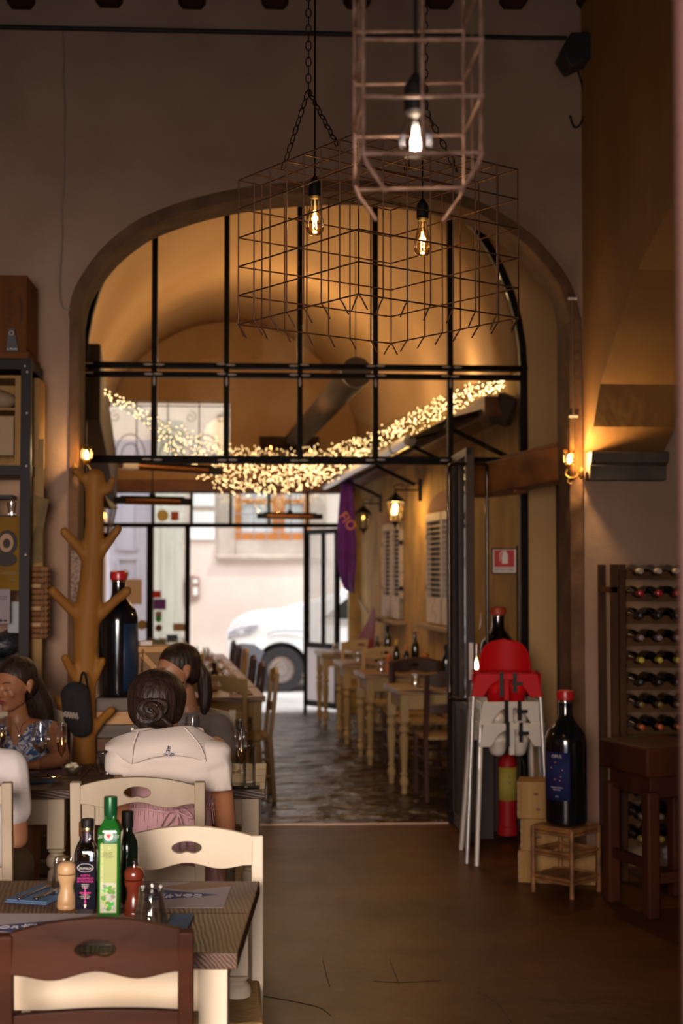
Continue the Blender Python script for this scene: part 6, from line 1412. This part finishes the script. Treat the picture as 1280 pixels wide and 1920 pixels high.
m = MB(); m.hull([(L_(294, 1307, 5.00), (.104, .118, .100)), (L_(292, 1330, 4.99), (.098, .105, .078))], 16); m.hull([(L_(290, 1345, 4.95), (.075, .07, .04)), (L_(300, 1362, 4.97), (.040, .035, .022))], 12)
organic('hair', m, hairm, A_, .008, 5)
bn = MB(); bc = L_(284, 1333, 4.865)
for k, (ox, oz, r0, a0, sp_, yy) in enumerate([(0, 0, .043, .2, 4.6, .006), (-.004, .006, .036, 1.4, 4.2, -.002), (.006, -.004, .030, 3.0, 4.4, -.008), (-.008, .002, .026, 4.4, 4.0, -.014), (.004, .008, .020, .6, 4.2, -.018), (0, -.004, .013, 2.2, 4.4, -.022), (.010, .012, .038, 5.0, 3.2, .0), (-.010, -.012, .036, 2.4, 3.0, .0)]):
    bn.tube([bc + V((ox + r0 * (1 - .12 * u) * math.cos(a0 + sp_ * u), yy + .006 * math.sin(5 * u), oz + r0 * .82 * (1 - .2 * u) * math.sin(a0 + sp_ * u))) for u in [j / 16 for j in range(17)]], [.004 + .008 * math.sin(PI * min(1, max(0, j / 16))) for j in range(17)], 7)
bn.ball(bc + V((0, .02, 0)), (.045, .035, .04), 14); bn.tube(smoothpts([bc + V((.03, 0, -.02)), bc + V((.065, .0, -.05)), L_(322, 1372, 4.92)], 5), [.007] * 10 + [.003], 7)
bn.build('hair_bun', hairm, A_)
stn = MB()
for k in range(16):
    a = -1.2 + 2.4 * k / 15; p0_ = L_(294, 1306, 5.03) + V((.1 * math.sin(a), -.094 * math.cos(a) * .8, .05)); stn.tube(smoothpts([p0_, p0_ * .55 + (bc + V((0, .02, .0))) * .45 + V((.018 * math.sin(a), -.022, .0)), bc + V((.03 * math.sin(a), .006, .03 * math.cos(a)))], 5), [.004] * 10 + [.003], 5)
stn.build('hair_strands', hairm, A_)
MB().ball(L_(248, 1367, 4.97), .006, 8).build('pearl_earring', mat('pearl', (.7, .6, .5), .2), A_)
pink = mat('pink linen', (.60, .36, .385), .85, col2=(.48, .27, .30), scale=11, stretch=(1, 1, .5), bump=.5, lo=.3, hi=.7)
m = MB(); m.hull([(V((0, 0, .555)), (.172, .135, .11)), (J['waist'], (.134, .102, .05))], 14); m.hull([(J['waist'] , (.134, .102, .05)), (J['chest'], (.150, .112, .09))], 14); m.hull([(J['chest'], (.150, .112, .09)), (J['shL'] + V((.04, 0, 0)), .052), (J['shR'] - V((.04, 0, 0)), .052)], 12)
for s in 'LR': m.chain([(J['hip' + s], .11), (J['kn' + s], .085)])
m.hull([(J['hipL'], .10), (J['hipR'], .10), (J['knL'], .075), (J['knR'], .075)], 10)
organic('dress', m, pink, A_, .009, 4, cuts=[(J['neck'] + V((0, 0, -.03)), (0, 0, 1))])
wb_ = MB(); wc = J['waist'] + V((0, 0, .028))
for dz_ in (.012, -.012): wb_.tube([wc + V((.140 * math.cos(t), .108 * math.sin(t), dz_ + .004 * math.sin(5 * t))) for t in [2 * PI * j / 40 for j in range(40)]], .0055, 6, closed=True)
for k in range(26): t = -PI + PI * k / 25; wb_.tube([wc + V((.139 * math.cos(t), .107 * math.sin(t), .012)), wc + V((.143 * math.cos(t) + .004 * (k % 2), .111 * math.sin(t), -.03 - .02 * (k % 3)))], [.0022, .0008], 5)
wb_.build('waist_band', pink, A_)
kt = L_(332, 1521, 4.800); kn_ = MB()
kn_.tube(smoothpts([kt, kt + V((-.03, -.004, -.006)), kt + V((-.055, -.004, -.05)), kt + V((-.045, -.004, -.055)), kt + V((-.02, -.004, -.03)), kt], 6), .0028, 6)
kn_.tube(smoothpts([kt, kt + V((.025, -.004, .006)), kt + V((.05, -.004, -.018)), kt + V((.04, -.004, -.02)), kt + V((.01, -.004, -.006)), kt], 6), .0028, 6)
kn_.tube(smoothpts([kt, kt + V((.004, -.006, -.05)), kt + V((.006, -.002, -.13))], 5), .003, 6).tube(smoothpts([kt, kt + V((.016, -.006, -.04)), kt + V((.03, -.002, -.12))], 5), .003, 6).ball(kt, (.009, .006, .008), 8)
kn_.build('bow', pink, A_)
swm = mat('white knit sweater', (.60, .525, .475), .9, col2=(.53, .46, .41), scale=4, bump=.15, bscale=140, bdist=.005)
m = MB()
m.hull([(L_(232, 1412, 4.90), (.052, .06, .036)), (L_(405, 1408, 4.90), (.055, .065, .036)), (L_(322, 1402, 4.865), (.10, .055, .045))], 14)
m.hull([(L_(228, 1418, 4.90), (.058, .06, .03)), (L_(228, 1442, 4.90), (.060, .065, .022))], 12)
m.hull([(L_(230, 1420, 4.885), (.055, .05, .03)), (L_(318, 1440, 4.84), (.13, .035, .03)), (L_(400, 1425, 4.87), (.055, .05, .035))], 14)
m.hull([(L_(318, 1440, 4.84), (.13, .035, .03)), (L_(315, 1462, 4.835), (.16, .03, .02))], 12)
m.hull([(L_(400, 1408, 4.90), (.055, .06, .035)), (L_(412, 1440, 4.89), (.045, .055, .03)), (L_(404, 1478, 4.87), (.055, .05, .010))], 12)
for k in range(5): m.chain([(L_(382 + 11 * k, 1430, 4.845), .006), (L_(386 + 11 * k, 1480, 4.83 + .006 * k), .010)])
for s_, (x0_, x1_) in ((0, (255, 285)), (1, (345, 372))): m.hull([(L_(x0_, 1382, 4.92), .028), (L_(x1_, 1376, 4.93), .026)], 10)
sw = organic('white_sweater', m, swm, A_, .009, 4)
def lerp_tab(tab, u):
    for (a, b), (c, d) in zip(tab, tab[1:]):
        if u <= c: return b + (d - b) * (u - a) / (c - a)
    return tab[-1][1]
topT = [(0, 1399), (.08, 1384), (.2, 1374), (.35, 1370), (.5, 1366), (.62, 1362), (.72, 1361), (.82, 1374), (.92, 1388), (1, 1401)]
botT = [(0, 1403), (.1, 1416), (.22, 1433), (.27, 1430), (.38, 1421), (.5, 1417), (.62, 1417), (.74, 1422), (.84, 1431), (.92, 1420), (1, 1403)]
def ff(u, v):
    px = 197 + 225 * u; ty = lerp_tab(topT, u); by = lerp_tab(botT, u); s_ = (2 * u - 1)
    y = 4.796 + .105 * abs(s_) ** 2.4 + (1 - v) ** 2 * .07 - .012 * math.sin(PI * v)
    return L_(px, ty + (by - ty) * v, y)
MB().grid(ff, 40, 14).build('collar_flap', swm, A_, solid=.012, sub=1).parent = sw
for px_pts in ([(258, 1372), (250, 1395), (248, 1415), (246, 1431)], [(345, 1364), (365, 1385), (378, 1405), (386, 1429)]):
    MB().tube(smoothpts([L_(a, b, 4.776 + .075 * abs((a - 309) / 112) ** 2.0 + .05 * max(0, (1400 - b) / 40)) for a, b in px_pts], 4), .0028, 6).build('seam', swm, sw)
em = MB(); nb = mat('navy embroidery thread', (.03, .05, .12), .8); ys = 4.772
def stroke(*p): em.tube([L_(a, b, ys) for a, b in p], .0009, 4)
stroke((312, 1411), (313, 1402), (316, 1398), (315, 1406), (318, 1411)); stroke((311, 1408), (319, 1407)); stroke((314, 1399), (319, 1401), (318, 1405)); stroke((306, 1415), (310, 1412), (311, 1416), (307, 1417)); stroke((309, 1414), (325, 1413)); stroke((316, 1412), (317, 1417), (320, 1416), (319, 1413)); stroke((322, 1411), (322, 1416), (326, 1415), (325, 1412)); stroke((312, 1413), (313, 1417))
em.build('embroidery', nb, sw)
# --- woman in grey T-shirt with ponytail
Y1 = 6.60; o1 = at(352, 1500, Y1); B_ = thing('person', 'woman in a grey T-shirt with a long dark ponytail facing sideways across the table', 'person', (o1.x, Y1, 0)); O1 = V(B_.location)
def LB(px, py, y): return at(px, py, y) - O1
J = {'pelvis': V((0, 0.05, .555)), 'waist': LB(352, 1455, 6.62), 'chest': LB(350, 1395, 6.60), 'neck': LB(352, 1322, 6.58), 'head0': LB(347, 1298, 6.56), 'shL': LB(284, 1366, 6.58), 'shR': LB(410, 1362, 6.58),
     'elL': LB(280, 1450, 6.5), 'elR': LB(424, 1450, 6.50), 'wrL': LB(310, 1450, 6.30), 'wrR': LB(395, 1450, 6.28)}
J['elR'].z = max(J['elR'].z, .79); J['elL'].z = max(J['elL'].z, .79); J['wrL'].z = .795; J['wrR'].z = .795
seat_legs(J, -1); m = MB(); body_into(m, J, .95); HB = headM(LB(331, 1259, 6.54), R(-58), R(8), R(-4))@ Matrix.Scale(1.05, 4); head_into(m, HB)
hand_into(m, J['wrL'], (.5, -1, 0), (0, 0, 1), (1, .5, 0)); hand_into(m, J['wrR'], (-.5, -1, 0), (0, 0, 1), (-1, .5, 0))
organic('body', m, tan, B_, .0075, 5); face_parts(B_, HB, (.33, .09, .07), pre='two')
m = MB(); scalp_into(m, HB); organic('hair', m, hairm, B_, .006, 3, cuts=hairline(HB))
m = MB(); m.chain([(LB(372, 1250, 6.56), .028), (LB(382, 1270, 6.57), .035), (LB(385, 1300, 6.57), .036), (LB(384, 1325, 6.56), .026), (LB(382, 1340, 6.55), .012)]); organic('ponytail', m, hairm, B_, .007, 3)
MB().ball(HB @ V((-.078, -.002, -.040)), .005, 8).tube([HB @ V((-.078, -.002, -.040)), HB @ V((-.078, -.002, -.055))], .002, 5).ball(HB @ V((-.078, -.002, -.058)), .005, 8).build('earring', mat('gold earring', (.8, .6, .3), .2, 1), B_)
grey = mat('heather grey cotton', (.26, .22, .205), .9, col2=(.20, .17, .16), scale=6, bump=.2, bscale=50)
m = MB(); m.hull([(J['pelvis'], (.155, .12, .09)), (J['waist'], (.128, .10, .07))], 12); m.hull([(J['waist'], (.130, .102, .07)), (J['chest'], (.145, .112, .09))], 12); m.hull([(J['chest'], (.145, .112, .09)), (J['shL'], .058), (J['shR'], .058), (J['neck'] - V((0, 0, .055)), (.078, .066, .03))], 12)
for s in 'LR': m.chain([(J['sh' + s], .060), (V(J['sh' + s]).lerp(J['el' + s], .75), .055)])
organic('grey_tshirt', m, grey, B_, .009, 4, cuts=[(J['neck'] + V((0, 0, -.020)), (0, -.15, 1))])
MB().tube([J['neck'] + V((.058 * math.cos(t), -.004 + .056 * math.sin(t), -.024 + .010 * math.sin(t))) for t in [2 * PI * j / 28 for j in range(28)]], .0055, 6, closed=True).build('neckband', grey, B_)
# --- woman in blue print dress
Y2 = 6.55; o2 = at(34, 1500, Y2); Cw = thing('person', 'woman in a blue and white print V-neck dress with long dark hair and downcast eyes', 'person', (o2.x, Y2, 0)); O2 = V(Cw.location)
def LC(px, py, y): return at(px, py, y) - O2
J = {'pelvis': V((0, .05, .555)), 'waist': LC(34, 1460, 6.58), 'chest': LC(34, 1400, 6.57), 'neck': LC(34, 1338, 6.56), 'head0': LC(30, 1318, 6.54), 'shL': LC(-28, 1372, 6.56), 'shR': LC(98, 1372, 6.56),
     'elL': LC(-40, 1450, 6.45), 'elR': LC(116, 1440, 6.42), 'wrL': LC(0, 1450, 6.25), 'wrR': LC(70, 1450, 6.20)}
for k in ('elL', 'elR'): J[k].z = max(J[k].z, .80)
J['wrL'].z = J['wrR'].z = .800
seat_legs(J, -1); m = MB(); body_into(m, J, 1.02); HC_ = headM(LC(27, 1285, 6.50), R(-30), R(7), R(0)); HC_ = HC_ @ Matrix.Scale(1.06, 4); head_into(m, HC_)
hand_into(m, J['wrL'], (.5, -.7, 0), (0, 0, 1), (1, .5, 0)); hand_into(m, J['wrR'], (-.7, -.6, 0), (0, 0, 1), (-.6, .7, 0))
organic('body', m, brown, Cw, .0075, 5); face_parts(Cw, HC_, (.22, .035, .035), pre='three')
m = MB(); scalp_into(m, HC_); organic('hair', m, hairm, Cw, .006, 3, cuts=hairline(HC_)); m = MB(); m.chain([(LC(62, 1290, 6.60), .055), (LC(75, 1320, 6.63), .058), (LC(86, 1345, 6.64), .040)]); m.chain([(LC(40, 1300, 6.62), .06), (LC(50, 1340, 6.66), .06)])
m.chain([(HC_ @ V((0, .07, .03)), .052), (LC(62, 1290, 6.60), .055)]); organic('long_hair', m, hairm, Cw, .008, 4)
MB().tube([HC_ @ V((-.079, .0, -.036) ) + V((0, 0, -.010)) + V((.006 * math.cos(t), 0, .008 * math.sin(t))) for t in [2 * PI * j / 12 for j in range(12)]], .003, 5, closed=True).build('earring', chrome, Cw)
floral = mat('blue and white floral cotton', (.030, .075, .20), .8, col2=(.48, .45, .46), scale=42, lo=.48, hi=.56, detail=2, dist=1.2)
m = MB(); m.hull([(J['pelvis'], (.165, .13, .09)), (J['waist'], (.132, .105, .07))], 12); m.hull([(J['waist'], (.135, .105, .07)), (J['chest'], (.150, .116, .09))], 12); m.hull([(J['chest'], (.150, .116, .09)), (J['shL'] + V((.02, 0, 0)), .056), (J['shR'] - V((.02, 0, 0)), .056), (J['neck'] - V((0, 0, .06)), (.078, .06, .03))], 12)
dress = organic('print_dress', m, floral, Cw, .008, 4, cuts=[(J['neck'] + V((0, 0, -.03)), (0, 0, 1))])
# V neck: clear the wedge from the front of the dress
bm = bmesh.new(); bm.from_mesh(dress.data); nb_ = J['neck']; zb0 = LC(36, 1402, 6.45).z; kill = []
for f in bm.faces:
    c = f.calc_center_median()
    if c.y < nb_.y + .01 and c.z > zb0 and abs(c.x - nb_.x - .004) < (c.z - zb0) * .55: kill.append(f)
bmesh.ops.delete(bm, geom=kill, context='FACES'); bm.to_mesh(dress.data); bm.free()
nk = MB(); nk.tube(smoothpts([J['neck'] + V((-.05, -.02, -.03)), LC(28, 1358, 6.44), LC(36, 1376, 6.437), LC(42, 1358, 6.44), J['neck'] + V((.05, -.02, -.03))], 6), .0012, 5); nk.ball(LC(36, 1380, 6.432), (.006, .003, .009), 8)
nk.build('necklace', chrome, Cw)
# --- person in white T-shirt at the frame edge
Y3 = 5.0; o3 = at(-62, 1650, Y3); Dp = thing('person', 'person in a white T-shirt seen from behind, only shoulder and arm in view', 'person', (o3.x, Y3, 0)); O3 = V(Dp.location)
def LD(px, py, y): return at(px, py, y) - O3
J = {'pelvis': V((0, -.02, .56)), 'waist': LD(-62, 1540, 5.0), 'chest': LD(-62, 1465, 5.0), 'neck': LD(-62, 1385, 5.02), 'head0': LD(-62, 1355, 5.04), 'shL': LD(-150, 1430, 5.0), 'shR': LD(18, 1440, 4.99),
     'elL': LD(-160, 1570, 5.0), 'elR': LD(34, 1572, 5.0), 'wrL': LD(-130, 1500, 5.22), 'wrR': LD(10, 1478, 5.24)}
J['wrL'].z = J['wrR'].z = .80
seat_legs(J, 1); m = MB(); body_into(m, J, 1.0); HD_ = headM(LD(-66, 1325, 5.06), PI + R(-8), R(-6)); head_into(m, HD_)
hand_into(m, J['wrL'], (.3, 1, .0), (0, 0, 1), (1, 0, 0)); hand_into(m, J['wrR'], (-.3, 1, .0), (0, 0, 1), (-1, 0, 0))
organic('body', m, tan, Dp, .008, 5)
m = MB(); m.hull([(LD(-66, 1312, 5.05), (.09, .10, .085)), (LD(-66, 1335, 5.02), (.085, .07, .07))], 14); organic('hair', m, hairm, Dp, .009, 4)
wt = mat('white cotton jersey', (.60, .55, .53), .9, col2=(.52, .47, .45), scale=5, bump=.3, bscale=12)
m = MB(); m.hull([(J['pelvis'] + V((0, 0, .03)), (.165, .125, .09)), (J['waist'], (.140, .11, .07))], 12); m.hull([(J['waist'], (.142, .11, .07)), (J['chest'], (.155, .115, .09))], 12); m.hull([(J['chest'], (.155, .115, .09)), (J['shL'], .064), (J['shR'], .064), (J['neck'] - V((0, 0, .05)), (.08, .066, .03))], 12)
for s in 'LR':
    m.chain([(J['sh' + s], .066), (V(J['sh' + s]).lerp(J['el' + s], .58), .062)])
dR = (J['elR'] - J['shR']).normalized(); dL = (J['elL'] - J['shL']).normalized()
organic('white_tshirt', m, wt, Dp, .009, 4, cuts=[(J['neck'] + V((0, 0, -.02)), (0, 0, 1))])
m = MB(); m.hull([(J['pelvis'], (.165, .13, .10)), (J['hipL'], .10), (J['hipR'], .10)], 12)
for s in 'LR': m.chain([(J['hip' + s], .102), (J['kn' + s], .072), (V(J['kn' + s]).lerp(J['an' + s], .9), .055)])
organic('trousers', m, mat('taupe trousers', (.14, .10, .075), .85), Dp, .010, 3, cuts=[(J['pelvis'] + V((0, 0, .09)), (0, 0, 1))])
# chairs for the two who face the camera
q = J
copy_tree(C3, (o1.x, 6.72, 0), PI, 'cream chair under the woman in the grey T-shirt'); copy_tree(C3, (o2.x, 6.72, 0), PI, 'cream chair under the woman in the blue print dress')
